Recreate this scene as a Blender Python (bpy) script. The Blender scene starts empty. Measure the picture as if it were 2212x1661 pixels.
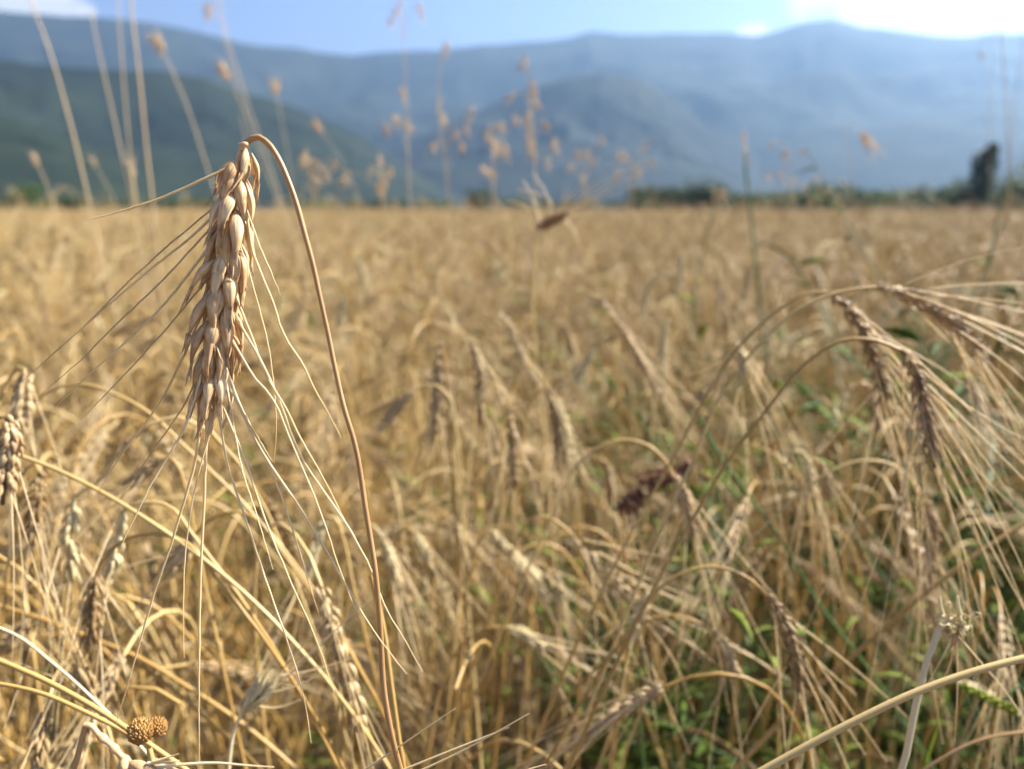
import bpy, math, random
import numpy as np
from mathutils import Vector

random.seed(7)
RNG = np.random.default_rng(11)
scene = bpy.context.scene
C = scene.collection
R = math.radians

# ------------------------------------------------------------------ camera
CAM_H = 0.86
PITCH = 12.72                      # degrees below the horizon
FPX, CX, CY = 1671.0, 1106.0, 830.5   # photograph measured on a 2212 x 1661 grid
cam_d = bpy.data.cameras.new("camera")
cam = bpy.data.objects.new("camera", cam_d)
C.objects.link(cam)
cam.location = (0, 0, CAM_H)
cam.rotation_euler = (R(90 - PITCH), 0, 0)
cam_d.sensor_width = 36
cam_d.lens = 36 * FPX / 2212
cam_d.clip_start = 0.01
cam_d.clip_end = 40000
cam_d.dof.use_dof = True
cam_d.dof.focus_distance = 0.236
cam_d.dof.aperture_fstop = cam_d.lens / 3.5     # a 3.5 mm wide phone aperture
scene.camera = cam

# ------------------------------------------------------------------ light
SUN_AZ, SUN_EL = 69.0, 41.0        # azimuth to the right of the view, elevation
sun_d = bpy.data.lights.new("sun", 'SUN')
sun_d.energy = 5.0
sun_d.angle = R(0.55)
sun_d.color = (1.0, 0.925, 0.81)
sun = bpy.data.objects.new("sun", sun_d)
C.objects.link(sun)
sdir = Vector((math.sin(R(SUN_AZ)) * math.cos(R(SUN_EL)), math.cos(R(SUN_AZ)) * math.cos(R(SUN_EL)), math.sin(R(SUN_EL))))
sun.rotation_euler = sdir.to_track_quat('Z', 'Y').to_euler()
sun.location = (3, 3, 6)

scene.view_settings.view_transform = 'Standard'
scene.view_settings.look = 'None'
scene.view_settings.exposure = 2.08
scene.view_settings.gamma = 1
scene.cycles.max_bounces = 8
scene.cycles.diffuse_bounces = 3
scene.cycles.transmission_bounces = 4
scene.cycles.transparent_max_bounces = 4
scene.cycles.volume_bounces = 0
scene.cycles.use_denoising = True
scene.cycles.use_adaptive_sampling = True
scene.cycles.adaptive_threshold = 0.02

_c, _s = math.cos(R(PITCH)), math.sin(R(PITCH))
FWD = np.array((0, _c, -_s)); UP = np.array((0, _s, _c)); RT = np.array((1.0, 0, 0))
CAMP = np.array((0, 0, CAM_H))


def at(x, y, d):
    """the point of the place seen at (x, y) of the 2212-wide photograph, d metres along the view axis"""
    return CAMP + d * (FWD + RT * (x - CX) / FPX - UP * (y - CY) / FPX)


def ray(x, y):
    v = at(x, y, 1.0) - CAMP
    return v / np.linalg.norm(v)


# ------------------------------------------------------------------ world: sky and clouds far away
world = bpy.data.worlds.new("World")
scene.world = world
world.use_nodes = True
nt = world.node_tree
nt.nodes.clear()
N = nt.nodes.new
out = N('ShaderNodeOutputWorld')
bg = N('ShaderNodeBackground')
bg.inputs['Strength'].default_value = 0.040
sky = N('ShaderNodeTexSky')
sky.sky_type = 'NISHITA'
sky.sun_disc = False
sky.sun_elevation = R(SUN_EL)
sky.sun_rotation = R(SUN_AZ)
sky.air_density = 1.0
sky.dust_density = 0.6
sky.ozone_density = 2.5
geo = N('ShaderNodeTexCoord')
noise = N('ShaderNodeTexNoise')
noise.inputs['Scale'].default_value = 16
noise.inputs['Detail'].default_value = 7
noise.inputs['Roughness'].default_value = 0.55
nt.links.new(geo.outputs['Generated'], noise.inputs['Vector'])
nsub = N('ShaderNodeMath'); nsub.operation = 'MULTIPLY_ADD'
nsub.inputs[1].default_value = 2.2
nsub.inputs[2].default_value = -1.1
nt.links.new(noise.outputs['Fac'], nsub.inputs[0])
prev = None
# direction, half width, half height (in radians)
for (px, py, hw, hh) in ((1992, 4, .122, .062), (14, -16, .060, .028), (1626, 66, .016, .007), (182, 26, .012, .008), (2330, -330, .22, .09)):
    v = ray(px, py)
    sub = N('ShaderNodeVectorMath'); sub.operation = 'SUBTRACT'; sub.inputs[1].default_value = v
    nt.links.new(geo.outputs['Generated'], sub.inputs[0])
    mul = N('ShaderNodeVectorMath'); mul.operation = 'MULTIPLY'; mul.inputs[1].default_value = (1 / hw, 1 / hw, 1 / hh)
    nt.links.new(sub.outputs[0], mul.inputs[0])
    ln = N('ShaderNodeVectorMath'); ln.operation = 'LENGTH'
    nt.links.new(mul.outputs[0], ln.inputs[0])
    ad = N('ShaderNodeMath'); ad.operation = 'ADD'
    nt.links.new(ln.outputs['Value'], ad.inputs[0]); nt.links.new(nsub.outputs[0], ad.inputs[1])
    mr = N('ShaderNodeMapRange'); mr.interpolation_type = 'SMOOTHSTEP'
    mr.inputs['From Min'].default_value = 1.15; mr.inputs['From Max'].default_value = 0.75
    nt.links.new(ad.outputs[0], mr.inputs['Value'])
    if prev is None:
        prev = mr
    else:
        mx = N('ShaderNodeMath'); mx.operation = 'MAXIMUM'
        nt.links.new(prev.outputs[0], mx.inputs[0]); nt.links.new(mr.outputs[0], mx.inputs[1])
        prev = mx
mix = N('ShaderNodeMix'); mix.data_type = 'RGBA'
mix.inputs['B'].default_value = (7.2, 7.1, 7.2, 1)
nt.links.new(prev.outputs[0], mix.inputs['Factor'])
tint = N('ShaderNodeMix'); tint.data_type = 'RGBA'; tint.blend_type = 'MULTIPLY'; tint.inputs['Factor'].default_value = 1
tint.inputs['B'].default_value = (1.0, .87, .98, 1)      # the phone's rather violet blue
nt.links.new(sky.outputs['Color'], tint.inputs['A'])
nt.links.new(tint.outputs['Result'], mix.inputs['A'])
nt.links.new(mix.outputs['Result'], bg.inputs['Color'])
nt.links.new(bg.outputs[0], out.inputs['Surface'])


# ------------------------------------------------------------------ materials
def straw(name, cols, transl=0.3, rough=0.5, scale=60.0, bump=0.0, spread=0.5, spec=0.35, tipc=None):
    """dry plant matter: a ramp of colours run by noise in the material and by the object, part of the light goes through"""
    m = bpy.data.materials.new(name); m.use_nodes = True
    t = m.node_tree; t.nodes.clear(); n = t.nodes.new; L = t.links.new
    o = n('ShaderNodeOutputMaterial'); pb = n('ShaderNodeBsdfPrincipled'); tr = n('ShaderNodeBsdfTranslucent'); mx = n('ShaderNodeMixShader')
    tc = n('ShaderNodeTexCoord'); nz = n('ShaderNodeTexNoise'); oi = n('ShaderNodeObjectInfo')
    nz.inputs['Scale'].default_value = scale; nz.inputs['Detail'].default_value = 3
    L(tc.outputs['Object'], nz.inputs['Vector'])
    ma = n('ShaderNodeMath'); ma.operation = 'MULTIPLY_ADD'; ma.inputs[1].default_value = spread; ma.inputs[2].default_value = -spread / 2
    L(oi.outputs['Random'], ma.inputs[0])
    ad = n('ShaderNodeMath'); ad.operation = 'ADD'
    L(nz.outputs['Fac'], ad.inputs[0]); L(ma.outputs[0], ad.inputs[1])
    cr = n('ShaderNodeValToRGB'); el = cr.color_ramp.elements
    k = len(cols)
    el[0].position = 0.25; el[0].color = (*cols[0], 1)
    el[1].position = 0.75; el[1].color = (*cols[-1], 1)
    for i in range(1, k - 1):
        e = el.new(0.25 + 0.5 * i / (k - 1)); e.color = (*cols[i], 1)
    L(ad.outputs[0], cr.inputs['Fac'])
    L(cr.outputs['Color'], pb.inputs['Base Color']); L(cr.outputs['Color'], tr.inputs['Color'])
    pb.inputs['Roughness'].default_value = rough
    pb.inputs['Specular IOR Level'].default_value = spec
    if bump:
        uv = n('ShaderNodeUVMap'); mp = n('ShaderNodeMapping'); mp.inputs['Scale'].default_value = (13, 1.0, 1)
        n2 = n('ShaderNodeTexNoise'); n2.inputs['Scale'].default_value = 1.0; n2.inputs['Detail'].default_value = 3
        if tipc:          # husk tips and bases are browner, the husk itself is finely striped
            sx = n('ShaderNodeSeparateXYZ'); fr = n('ShaderNodeMath'); fr.operation = 'FRACT'
            L(uv.outputs[0], sx.inputs[0]); L(sx.outputs[1], fr.inputs[0])
            r2 = n('ShaderNodeValToRGB'); e2 = r2.color_ramp.elements
            e2[0].position = 0; e2[0].color = (.55, .55, .55, 1); e2[1].position = 1; e2[1].color = (1, 1, 1, 1)
            for po, va in ((.14, .0), (.66, .0), (.86, .75)):
                e = e2.new(po); e.color = (va, va, va, 1)
            L(fr.outputs[0], r2.inputs['Fac'])
            mc = n('ShaderNodeMix'); mc.data_type = 'RGBA'; mc.inputs['B'].default_value = (*tipc, 1)
            L(r2.outputs[0], mc.inputs['Factor']); L(cr.outputs['Color'], mc.inputs['A'])
            st = n('ShaderNodeMix'); st.data_type = 'RGBA'; st.blend_type = 'MULTIPLY'; st.inputs['Factor'].default_value = .42
            r3 = n('ShaderNodeValToRGB'); r3.color_ramp.elements[0].position = .35; r3.color_ramp.elements[1].position = .6
            L(n2.outputs['Fac'], r3.inputs['Fac']); L(mc.outputs['Result'], st.inputs['A']); L(r3.outputs[0], st.inputs['B'])
            L(st.outputs['Result'], pb.inputs['Base Color']); L(st.outputs['Result'], tr.inputs['Color'])
        bp = n('ShaderNodeBump'); bp.inputs['Strength'].default_value = bump; bp.inputs['Distance'].default_value = 0.0003
        L(uv.outputs[0], mp.inputs['Vector']); L(mp.outputs[0], n2.inputs['Vector'])
        L(n2.outputs['Fac'], bp.inputs['Height']); L(bp.outputs[0], pb.inputs['Normal'])
    mx.inputs[0].default_value = transl
    L(pb.outputs[0], mx.inputs[1]); L(tr.outputs[0], mx.inputs[2]); L(mx.outputs[0], o.inputs['Surface'])
    return m


M = {
    'husk': straw('wheat_husk', [(.58, .33, .14), (.78, .53, .275), (.88, .67, .42)], .22, .38, 240, .7, .35, tipc=(.33, .17, .075)),
    'rachis': straw('wheat_neck', [(.55, .36, .18), (.64, .44, .24)], .15, .45, 150, .3, .1),
    'hero_stem': straw('brown_straw', [(.31, .175, .075), (.38, .225, .10), (.43, .27, .125)], .08, .35, 40, .25, .1),
    'awn': straw('wheat_awn', [(.68, .52, .28), (.82, .68, .43)], .3, .4, 80, 0, .3),
    'field_awn': straw('field_awn', [(.46, .34, .16), (.60, .46, .25)], .3, .4, 80, 0, .5),
    'awn_dark': straw('brown_awn', [(.44, .32, .18), (.56, .42, .24)], .25, .45, 80, 0, .2),
    'ear': straw('wheat_ear', [(.34, .22, .095), (.47, .335, .16), (.60, .46, .25)], .26, .4, 90, .3, .6, tipc=(.26, .14, .06)),
    'ear_dark': straw('weathered_ear', [(.30, .185, .09), (.50, .34, .175), (.72, .54, .30)], .2, .5, 120, .3, .3, tipc=(.13, .07, .035)),
    'ear_grey': straw('grey_ear', [(.36, .25, .125), (.58, .43, .23)], .2, .5, 120, .3, .2),
    'ear_pale': straw('pale_ear', [(.55, .45, .24), (.68, .58, .34)], .3, .45, 120, .3, .2),
    'stalk': straw('golden_straw', [(.36, .215, .06), (.46, .305, .105), (.54, .395, .17)], .12, .38, 12, .2, .7),
    'stalk_pale': straw('pale_straw', [(.60, .50, .29), (.74, .66, .43)], .15, .35, 20, .2, .3),
    'leaf_dry': straw('dry_leaf', [(.27, .19, .085), (.36, .275, .135), (.45, .37, .21)], .32, .55, 30, 0, .7),
    'brome': straw('brome_husk', [(.58, .43, .25), (.70, .55, .35), (.56, .39, .22)], .45, .5, 80, 0, .5),
    'brome_stem': straw('brome_straw', [(.42, .30, .15), (.52, .38, .20)], .2, .45, 20, 0, .3),
    'green': straw('weed_leaf', [(.06, .095, .014), (.10, .15, .022), (.18, .22, .04)], .42, .6, 30, 0, .8, .12),
    'green_stem': straw('weed_stem', [(.06, .12, .03), (.10, .17, .05)], .15, .4, 20, 0, .5),
    'lime': straw('lime_leaf', [(.20, .26, .02), (.30, .34, .03)], .45, .45, 30, 0, .3),
    'brown_ear': straw('brown_ear', [(.20, .10, .04), (.28, .15, .065), (.36, .21, .10)], .15, .5, 90, .3, .2),
    'dock': straw('dock_seed', [(.105, .042, .022), (.17, .075, .04), (.22, .11, .06)], .12, .6, 90, 0, .3),
    'clover': straw('clover_head', [(.26, .12, .04), (.40, .23, .07), (.46, .33, .09)], .2, .6, 60, 0, .1),
    'litter': straw('straw_litter', [(.16, .11, .055), (.34, .23, .11), (.46, .36, .22)], .1, .7, 6, 0, .8),
}


def dirt_mat():
    m = bpy.data.materials.new('field_soil'); m.use_nodes = True
    t = m.node_tree; n = t.nodes.new; L = t.links.new
    pb = t.nodes['Principled BSDF']; pb.inputs['Roughness'].default_value = .95
    tc = n('ShaderNodeTexCoord'); a = n('ShaderNodeTexNoise'); a.inputs['Scale'].default_value = 34; a.inputs['Detail'].default_value = 8
    L(tc.outputs['Object'], a.inputs['Vector'])
    cr = n('ShaderNodeValToRGB'); e = cr.color_ramp.elements
    e[0].position = .3; e[0].color = (.085, .06, .035, 1); e[1].position = .7; e[1].color = (.23, .165, .095, 1)
    L(a.outputs['Fac'], cr.inputs['Fac']); L(cr.outputs[0], pb.inputs['Base Color'])
    bp = n('ShaderNodeBump'); bp.inputs['Strength'].default_value = .8; bp.inputs['Distance'].default_value = .02
    L(a.outputs['Fac'], bp.inputs['Height']); L(bp.outputs[0], pb.inputs['Normal'])
    return m


def forest_mat(name, c0, c1, c2, scale):
    m = bpy.data.materials.new(name); m.use_nodes = True
    t = m.node_tree; n = t.nodes.new; L = t.links.new
    pb = t.nodes['Principled BSDF']; pb.inputs['Roughness'].default_value = .95; pb.inputs['Specular IOR Level'].default_value = .1
    tc = n('ShaderNodeTexCoord')
    a = n('ShaderNodeTexNoise'); a.inputs['Scale'].default_value = scale; a.inputs['Detail'].default_value = 9; a.inputs['Roughness'].default_value = .6
    b = n('ShaderNodeTexNoise'); b.inputs['Scale'].default_value = scale * 9; b.inputs['Detail'].default_value = 6
    L(tc.outputs['Object'], a.inputs['Vector']); L(tc.outputs['Object'], b.inputs['Vector'])
    cr = n('ShaderNodeValToRGB'); e = cr.color_ramp.elements
    e[0].position = .4; e[0].color = (*c0, 1); e[1].position = .68; e[1].color = (*c2, 1)
    k = e.new(.55); k.color = (*c1, 1)
    mm = n('ShaderNodeMath'); mm.operation = 'MULTIPLY_ADD'; mm.inputs[1].default_value = .3; mm.inputs[2].default_value = -.15
    L(b.outputs['Fac'], mm.inputs[0])
    ad = n('ShaderNodeMath'); ad.operation = 'ADD'; L(a.outputs['Fac'], ad.inputs[0]); L(mm.outputs[0], ad.inputs[1])
    L(ad.outputs[0], cr.inputs['Fac']); L(cr.outputs[0], pb.inputs['Base Color'])
    return m


M['soil'] = dirt_mat()
M['forest'] = forest_mat('mountain_forest', (.009, .014, .012), (.014, .020, .016), (.026, .031, .019), .0022)
M['forest_near'] = forest_mat('foothill_forest', (.006, .012, .008), (.011, .018, .011), (.020, .028, .014), .004)
M['crown'] = straw('tree_leaves', [(.022, .042, .014), (.04, .072, .02), (.065, .105, .03)], .25, .5, .35, 0, .6, .2)
M['bark'] = straw('tree_bark', [(.06, .045, .03), (.11, .085, .06)], 0, .9, 3, 0, .3)


# ------------------------------------------------------------------ mesh building
class MB:
    def __init__(self):
        self.v = []; self.f = []; self.uv = []; self.n = 0

    def grid(self, P, closed=True):
        """P: (rings, segs, 3); quads between the rings, closed round the segments"""
        nr, ns = P.shape[:2]
        i = np.arange(nr - 1)[:, None] * ns
        js = np.arange(ns if closed else ns - 1)[None, :]
        jn = (js + 1) % ns
        q = np.stack([i + js, i + jn, i + ns + jn, i + ns + js], -1).reshape(-1, 4) + self.n
        self.v.append(P.reshape(-1, 3)); self.f.append(q); self.n += nr * ns
        u = np.repeat(np.linspace(0, 1, ns, endpoint=not closed)[None, :], nr, 0)
        w = np.repeat(np.linspace(0, 1, nr)[:, None], ns, 1)
        self.uv.append(np.stack([u + RNG.random() * 9, w * .998 + RNG.integers(9)], -1).reshape(-1, 2))

    def add(self, other):
        for v, f, u in zip(other.v, other.f, other.uv):
            pass
        off = self.n
        self.v += other.v; self.f += [f + off for f in other.f]; self.uv += other.uv; self.n += other.n
        return self

    def mesh(self, name, mat, origin=(0, 0, 0), smooth=True):
        V = np.concatenate(self.v) - np.asarray(origin); F = np.concatenate(self.f); U = np.concatenate(self.uv)
        me = bpy.data.meshes.new(name)
        me.vertices.add(len(V)); me.vertices.foreach_set('co', V.astype(np.float32).ravel())
        nf = len(F)
        me.loops.add(nf * 4); me.loops.foreach_set('vertex_index', F.astype(np.int32).ravel())
        me.polygons.add(nf)
        me.polygons.foreach_set('loop_start', np.arange(0, nf * 4, 4, dtype=np.int32))
        me.polygons.foreach_set('use_smooth', np.full(nf, smooth))
        uvl = me.uv_layers.new(name='UVMap')
        uvl.data.foreach_set('uv', U[F.ravel()].astype(np.float32).ravel())
        me.update(calc_edges=True); me.validate()
        if mat is not None:
            me.materials.append(mat)
        return me

    def build(self, name, mat, parent=None, origin=None, smooth=True):
        if origin is None:
            origin = tuple(parent.location) if parent is not None and parent.parent is None else (0, 0, 0)
        o = bpy.data.objects.new(name, self.mesh(name, mat, origin, smooth))
        C.objects.link(o)
        if parent is not None:
            o.parent = parent
        return o


def unit(v):
    v = np.asarray(v, float)
    return v / max(np.linalg.norm(v, axis=-1, keepdims=True).max(), 1e-12) if v.ndim == 1 else v / np.maximum(np.linalg.norm(v, axis=-1, keepdims=True), 1e-12)


def smooth_path(pts, n):
    """Catmull-Rom through pts, n points evenly along it"""
    P = np.asarray(pts, float)
    if len(P) == 2:
        return P[0] + (P[1] - P[0]) * np.linspace(0, 1, n)[:, None]
    dl = np.maximum(np.linalg.norm(np.diff(P, axis=0), axis=1), 1e-7)
    sec = np.diff(P, axis=0) / dl[:, None]
    m = np.empty_like(P)
    w = 1 / dl
    m[1:-1] = (sec[:-1] * w[:-1, None] + sec[1:] * w[1:, None]) / (w[:-1] + w[1:])[:, None]
    m[0] = 1.5 * sec[0] - .5 * m[1]; m[-1] = 1.5 * sec[-1] - .5 * m[-2]
    out = []
    t = np.linspace(0, 1, 14, endpoint=False)[:, None]
    for i in range(len(P) - 1):
        h = dl[i]
        out.append((2 * t ** 3 - 3 * t ** 2 + 1) * P[i] + (t ** 3 - 2 * t ** 2 + t) * h * m[i] + (-2 * t ** 3 + 3 * t ** 2) * P[i + 1] + (t ** 3 - t ** 2) * h * m[i + 1])
    out.append(P[-1:])
    A = np.vstack(out)
    s = np.concatenate([[0], np.cumsum(np.linalg.norm(np.diff(A, axis=0), axis=1))])
    u = np.linspace(0, s[-1], n)
    return np.stack([np.interp(u, s, A[:, k]) for k in range(3)], 1)


def frames(P):
    T = unit(np.gradient(P, axis=0))
    ref = np.array((0.0, -1, 0)) if abs(T[0][1]) < .9 else np.array((1.0, 0, 0))
    Ns = []
    n = ref - T[0] * np.dot(ref, T[0]); n = unit(n)
    for k in range(len(P)):
        n = n - T[k] * np.dot(n, T[k]); n = unit(n); Ns.append(n)
    Ns = np.array(Ns)
    return T, Ns, np.cross(T, Ns)


def tube(mb, P, r, ns=6):
    P = np.asarray(P, float)
    T, A, B = frames(P)
    r = np.broadcast_to(np.asarray(r, float), (len(P),))
    th = np.linspace(0, 2 * np.pi, ns, endpoint=False)
    G = P[:, None, :] + r[:, None, None] * (np.cos(th)[None, :, None] * A[:, None, :] + np.sin(th)[None, :, None] * B[:, None, :])
    mb.grid(G)


def blade(mb, P, w, nrm, fold=.25):
    """a thin folded leaf blade along P, half widths w; two-sided with a small thickness"""
    P = np.asarray(P, float); T = unit(np.gradient(P, axis=0))
    S = unit(np.cross(T, np.broadcast_to(nrm, P.shape))); U = np.cross(S, T)
    w = np.asarray(w)[:, None]
    t = 0.00012
    G = np.stack([P - S * w + U * w * fold, P + U * t * 2, P + S * w + U * w * fold, P - U * t * 2 - U * w * .1], 1)
    mb.grid(G)


def profile(t):
    q = np.clip((t - .40) / .58, 0, 1)
    r = np.where(t < .40, .26 + .74 * np.sin(np.clip(t / .40, 0, 1) * np.pi / 2), (1 - q ** 1.25) ** 1.25)
    return np.maximum(r, .05)


def kernel(mb, base, d, outw, L, w, nr=9, ns=8, shell=False):
    """a husk: boat-shaped, pointed, keeled on its outer side. d: direction, outw: outer side"""
    d = unit(d); outw = outw - d * np.dot(outw, d); outw = unit(outw); s = np.cross(d, outw)
    t = np.linspace(0.0, 1, nr) ** .9
    r = profile(t) * w / 2
    bow = np.sin(t * np.pi) * L * .07
    c = base + d * (t * L)[:, None] + outw * bow[:, None]
    th = np.linspace(-1.75, 1.75, ns) if shell else np.linspace(0, 2 * np.pi, ns, endpoint=False)
    keel = 1 + .22 * np.maximum(0, np.cos(th)) ** 6
    G = c[:, None, :] + r[:, None, None] * ((np.cos(th) * keel * .68)[None, :, None] * outw + np.sin(th)[None, :, None] * s)
    mb.grid(G, closed=not shell)
    return c[-1], unit(c[-1] - c[-2])


def ear_parts(axis, face, n_side=9, klen=.0115, kw=.0042, detail=2, jitter=1.0, rng=None, spread=.30, sparse=0.0):
    """spikelets (each an MB) in two rows along the axis, and the awn roots [(point, direction)]"""
    rng = rng or RNG
    axis = np.asarray(axis); n = len(axis)
    s = np.concatenate([[0], np.cumsum(np.linalg.norm(np.diff(axis, axis=0), axis=1))]); Ltot = s[-1]
    T = unit(np.gradient(axis, axis=0))
    spk, awns = [], []
    nr, ns = ((5, 4), (6, 6), (11, 12))[detail]
    for k in range(n_side * 2):
        if rng.random() < sparse:
            continue
        f = (k + .3) / (n_side * 2)
        u = f * (Ltot - klen * .72)
        p = np.array([np.interp(u, s, axis[:, j]) for j in range(3)])
        t = unit(np.array([np.interp(u, s, T[:, j]) for j in range(3)]))
        N_ = unit(face - t * np.dot(face, t)); S = np.cross(t, N_)
        side = 1 if k % 2 else -1
        taper = (.66 + .34 * min(1, f * 4)) * (1 - .18 * max(0, f - .65) / .35)
        mb = MB()
        # (towards the face, sideways, lean to the face, lean sideways, length, width, bears an awn)
        for q, (oN, oS, dN, dS, ln, wd, bears) in enumerate(((.42, .16, .10, .55, 1.0, 1.0, 1), (.0, .58, .0, 1.25, .95, .92, 1), (-.5, .3, -.12, .7, .98, 1.0, 0),
                                                           (.50, .18, .12, .62, .88, 1.0, 0), (-.7, .6, -.20, 1.0, .80, .86, 0), (.52, -.22, .14, -.05, .92, .86, 0))):
            if detail == 0 and q > 1 or detail == 1 and (q > 3 or q == 2 and k % 2) or detail == 2 and q == 5:
                continue
            j = rng.normal(0, .085 * jitter, 3)
            d = t + S * side * spread * dS + N_ * dN + j
            b = p + S * side * kw * oS + N_ * oN * kw - t * (0.0 if q < 3 else .0016) + t * rng.normal(0, .0006)
            o = N_ * oN * 1.1 + S * side * (oS + .25) + rng.normal(0, .18, 3)
            tip, td = kernel(mb, b, d, o, klen * ln * taper * rng.uniform(.88, 1.1), kw * wd * taper * rng.uniform(.86, 1.08) * (1.15 if detail == 2 and q > 2 else 1), nr, ns, shell=detail == 2 and q in (3, 4, 5))
            if bears:
                awns.append((tip - td * .0008, unit(d + j), side, f))
            if detail == 2:      # the short tooth of the husk
                for w in range(int(rng.integers(1, 4))):
                    e = tip + (td * .0024 + rng.normal(0, .0007, 3)) * rng.uniform(.5, 1.7)
                    tube(mb, np.stack([tip - td * .0030 + rng.normal(0, .0003, 3), (tip + e) / 2 - td * .0006, e]), [.00045, .00036, .00007], 5)
        spk.append(mb)
    return spk, awns


def awn_curve(root, d, L, sag=.15, rng=None, n=8):
    rng = rng or RNG
    t = np.linspace(0, 1, n)[:, None]
    w = rng.normal(0, .05, 3)
    return root + d * L * t + (np.array((0, 0, -1.0)) * sag + w) * L * t ** 2


# ------------------------------------------------------------------ objects: roots, tags, copies
def tag(o, label=None, cat=None, group=None, kind=None):
    if label: o['label'] = label
    if cat: o['category'] = cat
    if group: o['group'] = group
    if kind: o['kind'] = kind
    return o


def root(name, loc, label, cat, group=None, rz=0.0):
    o = bpy.data.objects.new(name, None)
    o.empty_display_size = .02
    C.objects.link(o)
    o.location = tuple(float(a) for a in loc); o.rotation_euler = (0, 0, rz)
    return tag(o, label, cat, group)


KIDS = {}


def copy_tree(src, parent=None):
    c = src.copy(); C.objects.link(c); c.parent = parent
    for ch in KIDS.get(src.name, ()):
        copy_tree(ch, c)
    return c


def note_kids(o):
    for x in bpy.data.objects:
        if x.parent == o:
            KIDS.setdefault(o.name, []).append(x); note_kids(x)


def to_ground(p0, p1, reach=.22):
    """base of a stalk whose lowest seen point is p0, next p1: goes on down and bends to the ground"""
    d = p0 - p1; d = d / max(np.linalg.norm(d), 1e-6)
    if d[2] > -.25: d[2] = -.25
    k = p0[2] / -d[2]
    h = np.array((d[0], d[1])) * k
    m = np.linalg.norm(h)
    if m > reach: h *= reach / m
    base = np.array((p0[0] + h[0], p0[1] + h[1], 0.0))
    mid = p0 * .45 + base * .55; mid[:2] += h * .12
    return base, mid


# ================================================================== SETTING
def vnoise(x, y, seed=0):
    r = np.random.default_rng(seed).random((64, 64))
    xi = np.floor(x).astype(int); yi = np.floor(y).astype(int); fx = x - xi; fy = y - yi
    fx = fx * fx * (3 - 2 * fx); fy = fy * fy * (3 - 2 * fy)
    g = lambda a, b: r[a % 64, b % 64]
    return (g(xi, yi) * (1 - fx) + g(xi + 1, yi) * fx) * (1 - fy) + (g(xi, yi + 1) * (1 - fx) + g(xi + 1, yi + 1) * fx) * fy


def fbm(x, y, seed=0, o=5):
    s, a = 0, .5
    for k in range(o):
        s = s + a * vnoise(x * 2 ** k + 3.7 * k, y * 2 ** k + 1.3 * k, seed + k); a *= .5
    return s


# ground: one sheet to the horizon, finer near the camera
rr = np.concatenate([[0.02], np.geomspace(.3, 9000, 60)])
th = np.linspace(0, 2 * np.pi, 73)[:-1]
gx, gy = rr[:, None] * np.sin(th), rr[:, None] * np.cos(th)
gz = np.where(rr[:, None] < 30, (fbm(gx * 2.2, gy * 2.2, 5) - .48) * .05, 0) + 0 * gx
mb = MB(); mb.grid(np.stack([gx, gy, gz], -1))
tag(mb.build('ground', M['soil']), kind='structure')


def skyline(pts, D):
    """azimuth and height of a ridge D metres off that shows along pts of the photograph"""
    az, h = [], []
    for x, y in pts:
        v = ray(x, y)
        az.append(math.atan2(v[0], v[1])); h.append(CAM_H + D * v[2] / math.hypot(v[0], v[1]))
    return np.array(az), np.array(h)


def range_mesh(name, mat, pts, D, front, back, rough, seed, na=340, nr=90):
    az, h = skyline(pts, D)
    A = np.linspace(az[0], az[-1], na); H = np.interp(A, az, h)
    H = H + (fbm(A * 55, A * 0 + 2, seed + 40, 4) - .47) * .012 * D * .25
    r = np.concatenate([np.linspace(D - front, D, nr - 24), np.linspace(D, D + back, 25)[1:]])
    u = np.where(r <= D, (r - (D - front)) / front, 1 - .8 * (r - D) / back)
    X = r[None, :] * np.sin(A)[:, None]; Y = r[None, :] * np.cos(A)[:, None]
    ridged = 1 - np.abs(2 * fbm(X / rough, Y / rough, seed) - .95)
    f = (u ** .92)[None, :]
    Z = H[:, None] * f
    w = np.sin(np.clip(u, 0, 1) * np.pi)[None, :] * (r <= D)[None, :]
    Z = Z * (1 - .52 * w * (1 - ridged) - .12 * w * fbm(X / rough * 4, Y / rough * 4, seed + 9))
    Z = Z - 3.0
    mb = MB(); mb.grid(np.stack([X, Y, Z], -1), closed=False)
    return tag(mb.build(name, mat), kind='structure')


main_pts = [(-700, 60), (-350, 20), (-120, 12), (0, 22), (100, 33), (230, 37), (330, 49), (430, 70), (520, 94), (640, 104), (700, 114), (760, 120),
            (850, 110), (960, 107), (1060, 97), (1200, 86), (1240, 80), (1275, 68), (1340, 75), (1450, 73), (1560, 72), (1640, 78),
            (1690, 62), (1740, 46), (1800, 44), (1860, 58), (1960, 71), (2070, 82), (2130, 74), (2212, 72), (2400, 60), (2900, 90)]
range_mesh('mountain_range', M['forest'], main_pts, 6600, 3300, 1500, 1100, 21)
range_mesh('mountain_foothill', M['forest_near'], [(-700, 60), (-300, 90), (0, 128), (150, 145), (330, 150), (440, 165), (520, 196), (620, 222), (690, 252), (760, 282),
           (860, 345), (930, 395), (1010, 440), (1060, 447)], 2500, 1050, 700, 420, 3)
range_mesh('mountain_spur', M['forest'], [(640, 447), (800, 352), (940, 278), (1060, 226), (1150, 188), (1230, 166), (1300, 158), (1380, 172), (1440, 205), (1500, 250), (1580, 305), (1660, 352),
           (1760, 395), (1900, 447)], 3900, 1250, 800, 480, 8)
range_mesh('mountain_slope', M['forest_near'], [(-700, 250), (-200, 240), (0, 250), (120, 275), (240, 330), (330, 372), (430, 410), (560, 447)], 1350, 500, 400, 260, 14)

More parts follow.
